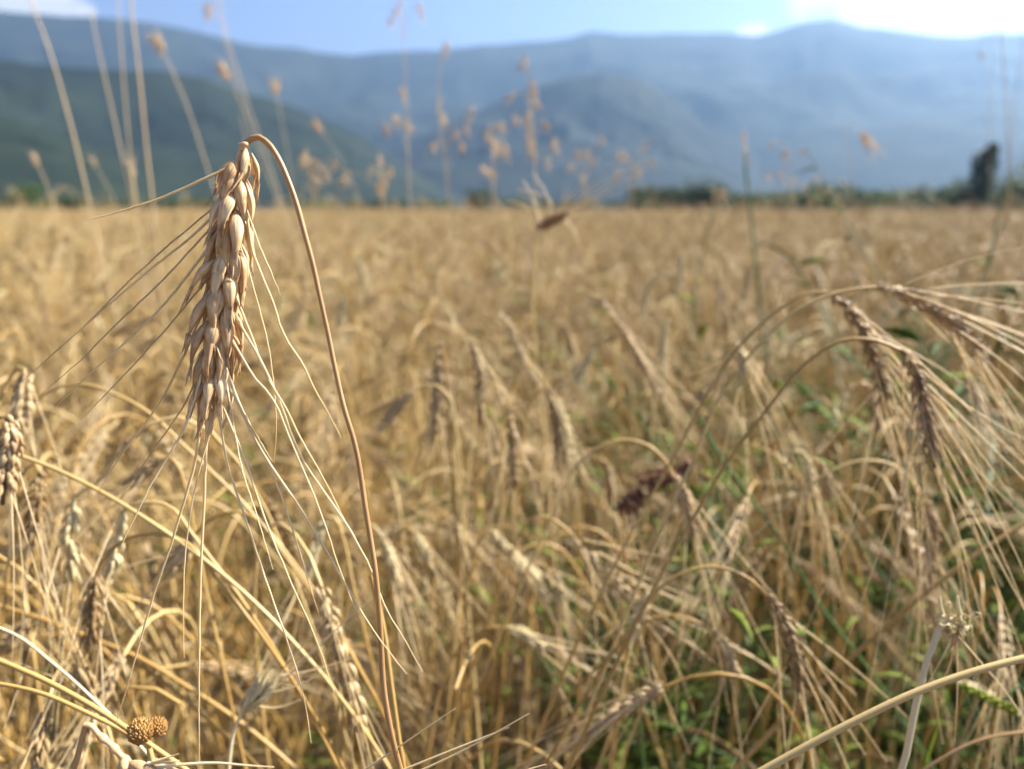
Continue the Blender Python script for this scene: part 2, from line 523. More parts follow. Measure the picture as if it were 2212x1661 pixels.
# haze: pale air in one closed box round the place
hz = bpy.data.materials.new('haze_air'); hz.use_nodes = True
t = hz.node_tree; t.nodes.clear()
o_ = t.nodes.new('ShaderNodeOutputMaterial'); pv = t.nodes.new('ShaderNodeVolumePrincipled')
pv.inputs['Color'].default_value = (.36, .61, 1.0, 1); pv.inputs['Density'].default_value = 0.000080; pv.inputs['Anisotropy'].default_value = .5
t.links.new(pv.outputs[0], o_.inputs['Volume'])
mb = MB()
a, z0, z1 = 9500, -6.0, 2100.0
for q in (((-a, -a, z0), (-a, a, z0), (a, a, z0), (a, -a, z0)), ((-a, -a, z1), (a, -a, z1), (a, a, z1), (-a, a, z1)),
          ((-a, -a, z0), (a, -a, z0), (a, -a, z1), (-a, -a, z1)), ((a, a, z0), (-a, a, z0), (-a, a, z1), (a, a, z1)),
          ((a, -a, z0), (a, a, z0), (a, a, z1), (a, -a, z1)), ((-a, a, z0), (-a, -a, z0), (-a, -a, z1), (-a, a, z1))):
    mb.v.append(np.array(q, float)); mb.f.append(np.array([[0, 1, 2, 3]]) + mb.n); mb.uv.append(np.zeros((4, 2))); mb.n += 4
tag(mb.build('haze', hz, smooth=False), kind='stuff')


# ------------------------------------------------------------------ trees beyond the field
def crown_mesh(name, seed, shape):
    """leaf clumps through an uneven crown about 1 m high: shape 'round', 'tall' or 'low'"""
    g = np.random.default_rng(seed)
    mb = MB()
    lobes = []
    for k in range({'round': 13, 'tall': 10, 'low': 11}[shape]):
        if shape == 'tall': c = np.array((g.normal(0, .10), g.normal(0, .10), .25 + .70 * k / 9)); r = .20 * (1.15 - .55 * k / 9)
        elif shape == 'low': c = np.array((g.uniform(-.6, .6), g.normal(0, .22), g.uniform(.10, .66))); r = g.uniform(.2, .34)
        else: c = np.array((g.normal(0, .24), g.normal(0, .22), g.uniform(.14, .78))); r = g.uniform(.2, .3)
        lobes.append((c, r))
    for c, r in lobes:
        m = 120
        v = unit(g.normal(size=(m, 3))); p = c + v * r * g.uniform(.45, 1.05, (m, 1))
        for q in p:
            a = unit(g.normal(size=3)); b = unit(np.cross(a, g.normal(size=3))); s = g.uniform(.022, .05)
            P = np.array([q - a * s, q - a * s * .3 + b * s * .7, q + a * s, q - a * s * .2 - b * s * .7])
            mb.v.append(P); mb.f.append(np.array([[0, 1, 2, 3]]) + mb.n); mb.uv.append(np.zeros((4, 2))); mb.n += 4
    return mb.mesh(name, M['crown'], smooth=False)


def trunk_mesh(name, seed):
    g = np.random.default_rng(seed); mb = MB()
    tube(mb, smooth_path([(0, 0, 0), (.01, .01, .2), (g.normal(0, .03), 0, .45), (g.normal(0, .06), 0, .75)], 8), np.linspace(.035, .008, 8), 7)
    for k in range(5):
        z = .18 + .08 * k; a = g.uniform(0, 6.28)
        tube(mb, smooth_path([(0, 0, z), (.12 * math.cos(a), .12 * math.sin(a), z + .1), (.26 * math.cos(a), .26 * math.sin(a), z + .24)], 6), np.linspace(.014, .004, 6), 5)
    return mb.mesh(name, M['bark'])


CROWN = {s: [crown_mesh('crown', 30 + i + 10 * j, s) for i in range(2)] for j, s in enumerate(('round', 'tall', 'low'))}
TRUNK = [trunk_mesh('trunk', 60 + i) for i in range(2)]


def tree(px, top, base_d, shape, wide, label, name=None, group=None, k=0):
    d = base_d
    p = at(px, 452, d); p[2] = 0
    wide *= 1.2; h = (CAM_H + d * (455 - top) / FPX) * 1.06
    r_ = root(name or ('field_bush' if shape == 'low' else 'field_tree'), p, label, 'bush' if shape == 'low' else 'tree', group, RNG.uniform(0, .5) if shape == 'low' else RNG.uniform(0, 6))
    for nm, me in (('trunk', TRUNK[k % 2]), ('crown', CROWN[shape][k % 2])):
        o = bpy.data.objects.new(nm, me); C.objects.link(o); o.parent = r_
        o.scale = (h * wide, h * wide, h)
    return r_


G_T = 'trees and bushes along the far edge of the field'
tree(58, 402, 230, 'round', 1.15, 'dark rounded tree alone under the wooded hillside at the very end of the field', k=0)
tree(140, 424, 240, 'low', 1.6, 'low green bush beside the dark rounded tree', k=1)
tree(255, 428, 240, 'low', 1.9, 'low bush on the field edge behind the leaning tall grass stems', k=0)
tree(440, 424, 250, 'low', 1.9, 'small bush on the field edge behind the awn of the sharp wheat ear', k=1)
tree(640, 431, 260, 'low', 2.0, 'low bush on the field edge just past the sharp brown stalk', k=0)
tree(1035, 410, 230, 'round', 1.3, 'small dark tree at the field edge behind the brome seed heads', k=1)
tree(930, 428, 230, 'low', 1.9, 'low bush next to the small dark tree behind the brome', k=0)
tree(1120, 426, 250, 'low', 1.9, 'low bush behind the brown ear whose awns point up', k=1)
tree(1415, 405, 220, 'round', 1.5, 'rounded dark bush at the near end of the tree line under the central spur', k=0)
tree(1470, 400, 225, 'low', 1.7, 'wide dark bush in the tree line under the central spur', k=1)
tree(1535, 392, 215, 'round', 1.35, 'tallest rounded tree of the clump under the central spur', k=1)
tree(1600, 420, 235, 'low', 1.7, 'low olive bush behind the upright green stem', k=0)
tree(1700, 415, 230, 'low', 1.9, 'long low bush just past the upright green stem', k=1)
tree(1770, 400, 220, 'round', 1.4, 'dark bush on the field edge below the pale upright ear', k=0)
tree(1850, 400, 225, 'low', 1.8, 'wide bush beside the dark bush below the pale upright ear', k=0)
tree(1930, 408, 215, 'low', 1.8, 'bush between the pale upright ear and the tall tree clump', k=1)
tree(2010, 398, 200, 'low', 1.8, 'bright green bush at the foot of the tall tree clump', k=0)
tree(2080, 392, 190, 'round', 1.0, 'broad tree leaning on the tall twin-topped tree', k=1)
tree(2120, 332, 185, 'tall', .72, 'tallest tree of the far clump, twin topped and dark', k=0)
tree(2192, 385, 180, 'round', 1.0, 'broad tree behind the pair of thin stems near the edge of the view', k=1)
for i, px in enumerate(range(1390, 2215, 33)):
    tree(px + RNG.uniform(-9, 9), RNG.uniform(408, 424) - 6 * (px > 2000), 238 + RNG.uniform(0, 14), 'low', 1.7, 'low olive bush in the unbroken scrub under the mountain spur', group=G_T, k=i)
for i, px in enumerate((20, 100, 190, 330, 390, 700, 780, 850, 1190, 1260)):
    tree(px, RNG.uniform(425, 433), 245 + RNG.uniform(0, 14), 'low', 2.1, 'low dim bush on the thin dark line where field meets hillside', group=G_T, k=i)
for i, (px, top) in enumerate(((2270, 350), (2350, 330), (-60, 415), (-140, 400))):
    tree(px, top, 190 + 10 * i, 'round', 1.2, ('tree past the tall clump, mostly outside the view', 'tree standing beyond the view past the tall clump', 'tree beyond the dark rounded tree, outside the view', 'far tree past the end of the wooded hillside')[i], k=i)

# ================================================================== THE SHARP WHEAT EAR
D0 = 0.236
SH = RNG.spawn(1)[0]
stalk2 = [(525, 322), (531, 310), (546, 299), (558, 297), (574, 306), (598, 338), (620, 385), (640, 440), (658, 505), (676, 572), (691, 641), (707, 713), (726, 806), (743, 880), (765, 953), (791, 1107), (810, 1230), (820, 1336), (830, 1495), (849, 1601), (865, 1661)]
dd = np.interp(np.arange(len(stalk2)), [0, 8, 16, 20], [D0, D0, D0 + .004, D0 + .016])
SP = [at(x, y, d) for (x, y), d in zip(stalk2, dd)][::-1]
base, mid = to_ground(SP[0], SP[1], .18)
hero = root('wheat_plant', base, 'single sharp ripe wheat ear hanging from a hooked brown stalk', 'wheat plant')
mb = MB()
P = smooth_path([base, mid] + SP, 420)
rad = np.interp(np.linspace(0, 1, 420), [0, .5, .8, .93, .985, 1], [.0016, .00125, .00092, .00072, .00095, .0010])
tube(mb, P, rad, 14)
mb.build('stalk', M['hero_stem'], hero)
axis = smooth_path([at(x, y, D0) for x, y in ((525, 322), (518, 352), (508, 420), (498, 500), (487, 585), (478, 670), (470, 760), (462, 850), (452, 935))], 40)
mb = MB()
neck = axis[:5]
tube(mb, smooth_path([at(533, 308, D0), at(526, 320, D0), at(520, 338, D0), at(514, 370, D0)], 12), np.interp(np.linspace(0, 1, 12), [0, .3, 1], [.00095, .0013, .0012]), 12)
tube(mb, axis, .0009, 6)
ear = mb.build('ear', M['rachis'], hero)
o_hero = np.array(hero.location)
mb = MB()
for (a, b, c, w) in (((536, 314), (526, 313), (515, 309), .0009), ((533, 318), (524, 319), (517, 315), .0007), ((530, 322), (521, 324), (518, 330), .0006)):
    tube(mb, smooth_path([at(*a, D0 - .0012), at(*b, D0 - .0016), at(*c, D0 - .001)], 8), np.array([.7, 1, 1, .9, .7, .5, .3, .1]) * w, 8)
x = mb.build('bract', M['rachis'], ear, o_hero)
facing = unit(CAMP - axis[20])
spk, roots_ = ear_parts(axis, facing, 8, .0170, .0044, 2, 1.1, SH, .22)
for m_ in spk:
    m_.build('spikelet', M['husk'], ear, o_hero)
hero_awns = [
    ([(473, 372), (343, 430), (194, 475)], .0005, 0), ([(448, 460), (330, 560), (165, 720), (40, 830)], .00028, 1), ([(464, 463), (406, 518), (331, 577), (256, 640), (173, 713), (100, 775)], .00042, 0),
    ([(430, 520), (352, 605), (252, 700), (173, 779), (90, 850)], .0003, 1), ([(424, 570), (368, 642), (277, 734), (198, 804), (120, 880)], .00042, 0), ([(428, 628), (389, 676), (297, 779), (173, 908)], .0003, 1),
    ([(438, 670), (397, 767), (331, 892), (285, 950), (215, 1060)], .00042, 0), ([(440, 780), (430, 830), (397, 925), (330, 1040), (262, 1180)], .0004, 0),
    ([(432, 800), (400, 870), (340, 960), (262, 1070)], .0003, 1), ([(430, 840), (395, 930), (330, 1030)], .0003, 1),
    ([(441, 868), (420, 1001), (372, 1166), (329, 1294), (297, 1405), (250, 1564)], .00046, 0), ([(446, 953), (441, 1075), (433, 1256), (430, 1443), (430, 1645)], .00046, 0),
    ([(476, 916), (489, 991), (532, 1124), (585, 1283), (622, 1389), (654, 1495), (672, 1604)], .00034, 0), ([(489, 895), (526, 985), (579, 1139), (633, 1267), (686, 1389), (723, 1500)], .00036, 0),
    ([(505, 852), (563, 969), (638, 1082), (707, 1193), (743, 1257), (812, 1368), (879, 1455)], .00044, 0), ([(518, 700), (563, 778), (595, 847), (653, 990), (743, 1124), (797, 1219), (834, 1315), (876, 1384), (913, 1450)], .00044, 0),
    ([(535, 480), (543, 534), (564, 592), (589, 654), (614, 725), (652, 784), (684, 850), (709, 892), (737, 946)], .00048, 0), ([(541, 476), (560, 530), (582, 580), (606, 638)], .00028, 0),
    ([(523, 542), (543, 605), (564, 684), (582, 759), (589, 813), (597, 925), (592, 1000)], .00028, 0), ([(514, 654), (539, 713), (569, 800), (614, 876), (652, 951), (700, 1035), (748, 1130)], .0004, 0),
    ([(518, 763), (547, 812), (589, 862), (627, 951), (690, 1100), (745, 1260), (782, 1345)], .00034, 0), ([(506, 842), (531, 901), (556, 946), (600, 1050), (650, 1200), (690, 1330)], .00036, 0),
    ([(497, 870), (520, 1000), (560, 1130), (590, 1230)], .00024, 0), ([(455, 930), (425, 1040), (402, 1180), (398, 1420)], .00026, 0), ([(520, 880), (566, 960), (585, 990), (592, 1000)], .00026, 0)]
for pts, w, dark in hero_awns:
    ux_, uy_ = pts[1][0] - pts[0][0], pts[1][1] - pts[0][1]; ul = math.hypot(ux_, uy_)
    pts = [(pts[0][0] - 46 * ux_ / ul, pts[0][1] - 46 * uy_ / ul)] + pts       # rooted under the husks
    n_ = 26
    dz = SH.uniform(-.012, .022)
    P = smooth_path([at(a, b, D0 - .001 + dz * (k / (len(pts) - 1)) ** 1.3) for k, (a, b) in enumerate(pts)], n_)
    P[1:-1] += SH.normal(0, .00006, (n_ - 2, 3))
    mb = MB(); tube(mb, P, np.interp(np.linspace(0, 1, n_), [0, .06, .7, 1], [w * 1.5, w, w * .7, w * .25]), 6)
    mb.build('awn', M['awn_dark' if dark else 'awn'], ear, o_hero)

# ================================================================== WHEAT WITH ITS OWN PLACE IN THE PICTURE
ALL_HERO_XY = []


def hero_wheat(label, stalk, earp, n_side=9, klen=.0112, kw=.0035, em='ear', sm='stalk', awn_l=.085, awn_m='awn', awn_n=14, spread=.30, rad=.00098, sag=.12,
               sparse=0.0, own_awns=(), face=None, awn_fan=1.0, detail=1, cat='wheat plant', name='wheat_plant', split_awns=True, seed=1):
    g = np.random.default_rng(seed + 500)
    d0 = stalk[-1][2]; K = .74 if d0 > .45 else .86 if d0 > .34 else 1.0
    sc = lambda q: [(x, y, d * K) for x, y, d in q]
    stalk, earp, own_awns = sc(stalk), sc(earp or []), [sc(q) for q in own_awns]
    klen, kw, awn_l = klen * K, kw * K, awn_l * (K + 1) / 2
    SPt = [at(*p) for p in stalk]
    base, mid = to_ground(SPt[0], SPt[1])
    r_ = root(name, base, label, cat)
    P = smooth_path([base, mid] + SPt, 150)
    mb = MB(); tube(mb, P, np.interp(np.linspace(0, 1, 150), [0, .5, .9, 1], [rad * 1.25, rad * 1.1, rad * .8, rad * .85]), 8)
    mb.build('stalk', M[sm], r_)
    ALL_HERO_XY.append((base[0], base[1]))
    if not earp:
        return r_
    ax = smooth_path([at(*p) for p in earp], 30)
    o = np.array(r_.location)
    mb = MB(); tube(mb, ax, .0009, 5)
    fc = unit(CAMP - ax[15]) if face is None else np.array(face, float)
    fc = unit(fc + g.normal(0, .35, 3))
    spk, aw = ear_parts(ax, fc, n_side, klen, kw, detail, 1.3, g, spread, sparse)
    for s_ in spk: mb.add(s_)
    e_ = mb.build('ear', M[em], r_)
    idx = g.permutation(len(aw))[:awn_n]
    for i in idx:
        p, d, sd, f = aw[i]
        t_ = unit(ax[-1] - ax[-6])
        d = unit(d * awn_fan + t_ * (1.2 - awn_fan) + g.normal(0, .06, 3))
        mb = MB(); tube(mb, awn_curve(p, d, awn_l * g.uniform(.7, 1.15), sag, g, 9), np.linspace(.00036, .00013, 9), 4)
        mb.build('awn', M[awn_m], e_, o)
    for pts in own_awns:
        P = smooth_path([at(*p) for p in pts], 14)
        mb = MB(); tube(mb, P, np.linspace(.00045, .00018, 14) * max(1, earp[0][2] / .42), 5)
        mb.build('awn', M[awn_m], e_, o)
    return r_


def S_(d, *pts):
    return [(x, y, d) for x, y in pts]


W = hero_wheat
W('dark nodding wheat ear held highest near the edge of the view, awns raked sideways', S_(.52, (1440, 1120), (1500, 985), (1560, 850), (1640, 745), (1720, 672), (1810, 632), (1895, 620)),
  S_(.52, (1895, 620), (1960, 640), (2040, 685), (2095, 730), (2130, 775)), 10, em='ear_dark', awn_n=16, awn_l=.10, seed=1,
  own_awns=[S_(.52, (1960, 612), (2080, 565), (2215, 533)), S_(.52, (2110, 770), (2160, 850), (2190, 920), (2212, 980))])
W('nodding wheat ear tucked just under the highest dark one, its awns fanning down', S_(.54, (1380, 1120), (1470, 960), (1540, 830), (1600, 745), (1680, 672), (1740, 635), (1790, 632)),
  S_(.54, (1790, 632), (1835, 670), (1875, 740), (1900, 810), (1915, 890)), 9, em='ear', awn_n=16, awn_l=.11, seed=2)
W('dark wheat ear hanging from a low hooked stalk with the longest fanned awns', S_(.48, (1480, 1150), (1580, 985), (1660, 880), (1740, 785), (1820, 735), (1890, 735), (1945, 757)),
  S_(.48, (1945, 757), (1975, 800), (1990, 860), (2005, 940), (2020, 1010)), 9, em='ear_dark', awn_n=18, awn_l=.13, seed=3,
  own_awns=[S_(.48, (1990, 800), (2080, 870), (2215, 950)), S_(.48, (1995, 830), (2080, 930), (2190, 1080)), S_(.48, (2000, 860), (2090, 990), (2215, 1120)), S_(.48, (1960, 980), (1950, 1100), (1930, 1250)), S_(.48, (2010, 980), (2050, 1100), (2100, 1230))])
W('short broken pale wheat ear whose awns hang straight down below two crossing stalks', S_(.62, (1400, 1330), (1470, 1100), (1530, 900), (1560, 790), (1575, 745), (1590, 742)),
  S_(.62, (1590, 742), (1598, 760), (1604, 790), (1608, 830)), 4, em='ear_pale', awn_n=8, awn_l=.10, spread=.2, seed=4,
  own_awns=[S_(.62, (1580, 765), (1540, 790), (1485, 812)), S_(.62, (1605, 780), (1640, 870), (1685, 950)), S_(.62, (1604, 790), (1630, 860), (1660, 930))])
W('thin wheat ear on a faint arching stalk beneath the long fanned awns', S_(.60, (1700, 1090), (1790, 1020), (1860, 995), (1930, 1005), (1980, 1050), (2002, 1085)),
  S_(.60, (2002, 1085), (2012, 1130), (2012, 1190), (2008, 1260)), 7, em='ear_dark', awn_n=8, seed=5, kw=.0034)
W('wheat ear bending over the green weeds with awns splayed down past a thick straw', S_(.50, (1380, 1330), (1430, 1265), (1480, 1235), (1530, 1223), (1590, 1235), (1640, 1268), (1655, 1285)),
  S_(.50, (1655, 1285), (1690, 1340), (1710, 1390), (1722, 1450), (1722, 1500)), 8, em='ear', awn_n=10, awn_l=.11, seed=6,
  own_awns=[S_(.50, (1705, 1360), (1770, 1430), (1850, 1500)), S_(.50, (1715, 1400), (1790, 1510), (1870, 1630)), S_(.50, (1720, 1440), (1740, 1540), (1730, 1661))])
W('small wheat ear bowed beside the larger one that droops over the weeds', S_(.58, (1330, 1400), (1400, 1340), (1450, 1328), (1500, 1340), (1540, 1365)),
  S_(.58, (1540, 1365), (1565, 1400), (1580, 1440), (1585, 1480)), 6, em='ear', awn_n=6, awn_l=.07, seed=7)
W('wheat ear leaning down across the middle of the stand, bare awns spread along it', S_(.62, (1090, 1240), (1110, 1180), (1135, 1135), (1165, 1115), (1200, 1125), (1235, 1155)),
  S_(.62, (1235, 1155), (1275, 1200), (1320, 1245), (1360, 1290), (1390, 1325)), 8, em='ear', awn_n=8, awn_l=.085, seed=8, sparse=.2,
  own_awns=[S_(.62, (1260, 1165), (1350, 1185), (1470, 1210)), S_(.62, (1290, 1190), (1400, 1250), (1520, 1300)), S_(.62, (1240, 1170), (1270, 1230), (1310, 1310))])
W('upright stub of a wheat ear with awns spread like spokes below the leaning ear', S_(.58, (1330, 1600), (1345, 1480), (1355, 1400), (1362, 1360)),
  S_(.58, (1398, 1275), (1388, 1310), (1374, 1345), (1358, 1400)), 5, em='ear_pale', awn_n=3, awn_l=.06, seed=9, kw=.0034,
  own_awns=[S_(.58, (1385, 1325), (1460, 1370), (1560, 1440)), S_(.58, (1380, 1330), (1440, 1400), (1500, 1540)), S_(.58, (1370, 1335), (1310, 1370), (1230, 1430)), S_(.58, (1375, 1330), (1330, 1400), (1300, 1440))])
W('short pale wheat ear on a low arching stalk over bare ground in the middle', S_(.62, (930, 1600), (950, 1490), (985, 1410), (1030, 1367), (1075, 1353), (1095, 1357)),
  S_(.62, (1095, 1357), (1120, 1366), (1150, 1382), (1182, 1402)), 6, em='ear_pale', awn_n=6, awn_l=.09, seed=10,
  own_awns=[S_(.62, (1180, 1390), (1260, 1405), (1340, 1415)), S_(.62, (1185, 1402), (1290, 1460), (1370, 1530))])
W('wheat ear hanging straight down, first of two side by side mid-view', S_(.74, (985, 1180), (975, 980), (962, 800), (955, 750), (950, 735)), S_(.74, (950, 735), (945, 790), (940, 860), (935, 960)), 9, em='ear_grey', awn_n=8, seed=11)
W('wheat ear hanging straight down, second of two side by side mid-view', S_(.74, (990, 1180), (985, 900), (990, 780), (1000, 742), (1015, 738)), S_(.74, (1015, 738), (1030, 780), (1036, 850), (1040, 925)), 9, em='ear', awn_n=8, seed=12)
W('wheat ear hooked over just beside the straw that carries the brown up-pointing ear', S_(.72, (1000, 1200), (1020, 950), (1040, 850), (1062, 828), (1085, 845), (1098, 880)), S_(.72, (1098, 880), (1106, 930), (1110, 990), (1112, 1060)), 9, em='ear', awn_n=9, seed=13)
W('wheat ear drooping close behind the straight golden straw in the middle', S_(.76, (1080, 1200), (1090, 950), (1110, 830), (1135, 790), (1160, 800), (1182, 840)), S_(.76, (1182, 840), (1196, 890), (1204, 950), (1208, 1020)), 9, em='ear', awn_n=9, seed=14)
W('twin wheat ear hanging beside the one behind the golden straw', S_(.76, (1110, 1200), (1130, 950), (1160, 850), (1185, 838), (1200, 860)), S_(.76, (1200, 860), (1216, 900), (1226, 960), (1232, 1040)), 9, em='ear_pale', awn_n=9, seed=15)
W('long dark wheat ear slanting down with one edge bright in the middle distance', S_(.85, (1170, 1060), (1190, 780), (1205, 680), (1230, 635), (1260, 628), (1295, 645)), S_(.85, (1295, 645), (1335, 695), (1370, 755), (1410, 825), (1440, 880)), 11, klen=.012, em='ear_dark', awn_n=12, awn_l=.11, seed=16)
W('small wheat ear slanting down from a thin hook above the hanging pair', S_(.95, (1040, 900), (1045, 740), (1058, 685), (1075, 675)), S_(.95, (1075, 675), (1100, 705), (1115, 745), (1132, 790)), 7, em='ear', awn_n=8, seed=17)
W('pale grey wheat ear drooping away from the hanging pair toward the sharp stalk', S_(.70, (1000, 1150), (985, 930), (965, 850), (940, 832), (915, 835), (893, 845)), S_(.70, (893, 845), (868, 870), (840, 905), (818, 935)), 7, em='ear_grey', awn_n=6, seed=18)
W('wheat ear bending down over the dark brown seed spike', S_(.60, (1210, 1080), (1250, 1000), (1300, 962), (1360, 950), (1410, 968), (1440, 1000), (1455, 1030)), S_(.60, (1455, 1030), (1478, 1070), (1490, 1120), (1500, 1170)), 8, em='ear_grey', awn_n=10, awn_l=.10, seed=19)
W('slim wheat ear hanging near the pale broken ear, bright along one edge', S_(1.15, (1590, 900), (1575, 720), (1560, 610), (1548, 590)), S_(1.15, (1548, 590), (1556, 630), (1562, 670), (1575, 720)), 8, em='ear_grey', awn_n=6, seed=20)
W('far slim wheat ear standing out pale above the stand beside a green stem', S_(1.25, (1475, 900), (1476, 700), (1478, 570), (1476, 548)), S_(1.25, (1476, 548), (1470, 580), (1466, 615), (1464, 640)), 8, em='ear_pale', awn_n=6, seed=21)
W('far wheat ear nodding beyond the highest dark one', S_(1.2, (1800, 900), (1815, 700), (1830, 590), (1840, 572)), S_(1.2, (1840, 572), (1850, 600), (1858, 640), (1862, 670)), 8, em='ear_grey', awn_n=6, seed=22)
W('slim wheat ear hidden behind the long dark slanting one', S_(1.0, (1400, 1050), (1420, 800), (1435, 700), (1440, 690)), S_(1.0, (1440, 690), (1434, 730), (1432, 780), (1430, 830)), 8, em='ear_pale', awn_n=6, seed=23)
W('pale wheat ear drooping above the leaning ear in the lower middle', S_(.70, (1000, 1400), (1020, 1230), (1040, 1160), (1062, 1148)), S_(.70, (1062, 1148), (1095, 1185), (1130, 1220), (1175, 1260)), 7, em='ear_pale', awn_n=8, seed=24)
W('brown ear standing on a tall straight golden straw with awns pointing up at the sky', S_(.88, (1215, 1500), (1200, 1250), (1180, 1000), (1160, 800), (1150, 650), (1155, 560), (1160, 500)),
  S_(.88, (1160, 497), (1180, 484), (1200, 473), (1226, 461)), 7, klen=.0125, kw=.0056, em='brown_ear', sm='stalk', awn_n=5, awn_l=.07, sag=-.05, seed=25, rad=.0011, spread=.12,
  own_awns=[S_(.88, (1215, 462), (1290, 405), (1400, 345)), S_(.88, (1220, 462), (1300, 420), (1395, 365)), S_(.88, (1205, 468), (1280, 425), (1340, 385)), S_(.88, (1165, 480), (1150, 425), (1130, 390)),
             S_(.88, (1170, 482), (1190, 440), (1120, 410)), S_(.88, (1190, 472), (1180, 420), (1150, 375)), S_(.88, (1220, 472), (1240, 500), (1255, 540)), S_(.88, (1165, 490), (1140, 450), (1095, 435))])
for k, (lab, x0, y0, x1, y1, d, em, ns) in enumerate((
    ('pale wheat ear hanging between the long dark slanting ear and the short broken one', 1285, 752, 1240, 840, 1.0, 'ear_pale', 7),
    ('small pale wheat ear just above the long dark slanting ear', 1402, 612, 1386, 690, 1.3, 'ear_pale', 7),
    ('small bright wheat ear over the pale broken ear, far back in the stand', 1622, 572, 1606, 655, 1.3, 'ear', 7),
    ('pale wheat ear drooping low beside the sharp brown stalk', 820, 1150, 868, 1290, .68, 'ear_pale', 8),
    ('short pale wheat ear next to the one low beside the sharp brown stalk', 895, 1150, 932, 1225, .72, 'ear_pale', 6),
    ('stubby pale wheat ear under the first of the hanging pair', 972, 1118, 998, 1168, .78, 'ear_pale', 4),
    ('pale wheat ear nodding below the thick of the fanned awns', 1742, 985, 1752, 1075, .66, 'ear_pale', 7),
    ('wheat ear nodding beside the pale one below the fanned awns', 1772, 1000, 1792, 1080, .68, 'ear', 7),
    ('faint pale wheat ear far beyond the hanging pair', 968, 668, 985, 720, 1.4, 'ear_pale', 6),
    ('pale bent wheat ear far past the sharp brown stalk', 742, 640, 735, 710, 1.2, 'ear_pale', 6),
    ('pale wheat ear glowing at the end of a short arch far past the sharp stalk', 772, 560, 790, 620, 1.4, 'ear_pale', 6),
    ('wheat ear hanging near the top of the golden straw, its back in shade', 1218, 700, 1240, 770, 1.15, 'ear', 7),
    ('pale wheat ear far out under the thin upright green stem', 1660, 700, 1668, 770, 1.3, 'ear_pale', 7),
    ('wheat ear half hidden by the awns of the ear tucked under the highest one', 1880, 840, 1898, 930, .72, 'ear_dark', 7),
    ('pale wheat ear slumped by the foot of the golden straw', 1200, 1240, 1220, 1330, .8, 'ear_pale', 6),
    ('straw coloured wheat ear bowed beside the brown seed spike', 1310, 1000, 1322, 1090, .8, 'ear', 7))):
    h_ = abs(y1 - y0); sg = 1 if x1 >= x0 else -1
    W(lab, S_(d, (x0 - sg * (.55 * h_ + 10), y0 + 5.2 * h_), (x0 - sg * .62 * h_, y0 + 2.0 * h_), (x0 - sg * .50 * h_, y0 + .35 * h_), (x0 - sg * .32 * h_, y0 - .10 * h_), (x0 - sg * .12 * h_, y0 - .12 * h_), (x0, y0)),
      S_(d, (x0, y0), (x0 + (x1 - x0) * .4, y0 + (y1 - y0) * .35), (x0 + (x1 - x0) * .75, y0 + (y1 - y0) * .7), (x1, y1)), ns, em=em, awn_n=8, seed=60 + k)
# the stand at the left
W('rust brown wheat ear at the very edge of the view beside an arching stem', S_(.36, (-140, 1250), (-80, 1000), (-30, 920), (0, 895), (14, 900)), S_(.36, (14, 903), (22, 940), (14, 1000), (6, 1090)), 6, kw=.0040, klen=.0105, em='ear_dark', awn_n=6, seed=30)
W('grey wheat ear standing behind the rust brown one at the edge of the view', S_(.45, (-60, 1250), (-20, 950), (20, 820), (45, 790), (58, 800)), S_(.45, (58, 803), (50, 850), (44, 900), (40, 955)), 7, kw=.0040, em='ear_grey', awn_n=8, seed=31)
W('beaded wheat ear hanging below the pale arching stem', S_(.52, (10, 1300), (35, 1100), (60, 1010), (78, 1000), (84, 1018)), S_(.52, (84, 1020), (80, 1070), (74, 1120), (72, 1180)), 7, em='ear', awn_n=6, seed=32)
W('knobbly pale wheat ear with kernels like beads between two diagonal straws', S_(.50, (240, 1000), (215, 1040), (180, 1060), (160, 1072)), S_(.50, (160, 1072), (158, 1110), (150, 1160), (160, 1220), (175, 1260)), 7, em='ear_pale', awn_n=6, seed=33, sparse=.25)
W('pale wheat ear with one bright bead on top under the long diagonal straw', S_(.48, (420, 1160), (360, 1090), (310, 1085), (275, 1095), (262, 1108)), S_(.48, (262, 1110), (256, 1150), (246, 1200), (238, 1260)), 7, em='ear_pale', awn_n=6, seed=34, sparse=.2)
W('beaded wheat ear hanging from a pale flat arch lower in the stand', S_(.46, (470, 1250), (400, 1170), (330, 1153), (280, 1160), (230, 1200), (208, 1240)), S_(.46, (208, 1243), (202, 1290), (198, 1340), (192, 1410)), 8, em='ear', awn_n=6, seed=35, sparse=.15)
W('flat grey closed wheat ear drooping under the long awns of the sharp ear', S_(.44, (600, 1180), (550, 1118), (500, 1105), (460, 1118), (430, 1145), (415, 1160)), S_(.44, (415, 1160), (395, 1190), (372, 1220), (350, 1250)), 7, em='ear_grey', awn_n=4, seed=36, spread=.12, kw=.004)
W('pale beaded wheat ear hanging beside the brown sharp stalk', S_(.60, (760, 1250), (740, 1160), (722, 1118), (705, 1115)), S_(.60, (705, 1118), (690, 1150), (675, 1200), (655, 1270)), 8, em='ear_pale', awn_n=6, seed=37, sparse=.2)
W('dusky wheat ear among the awns just past the sharp ear', S_(.55, (420, 1150), (400, 1050), (370, 990), (350, 985)), S_(.55, (350, 985), (320, 1010), (290, 1040), (265, 1060)), 7, em='ear_grey', awn_n=8, seed=38)
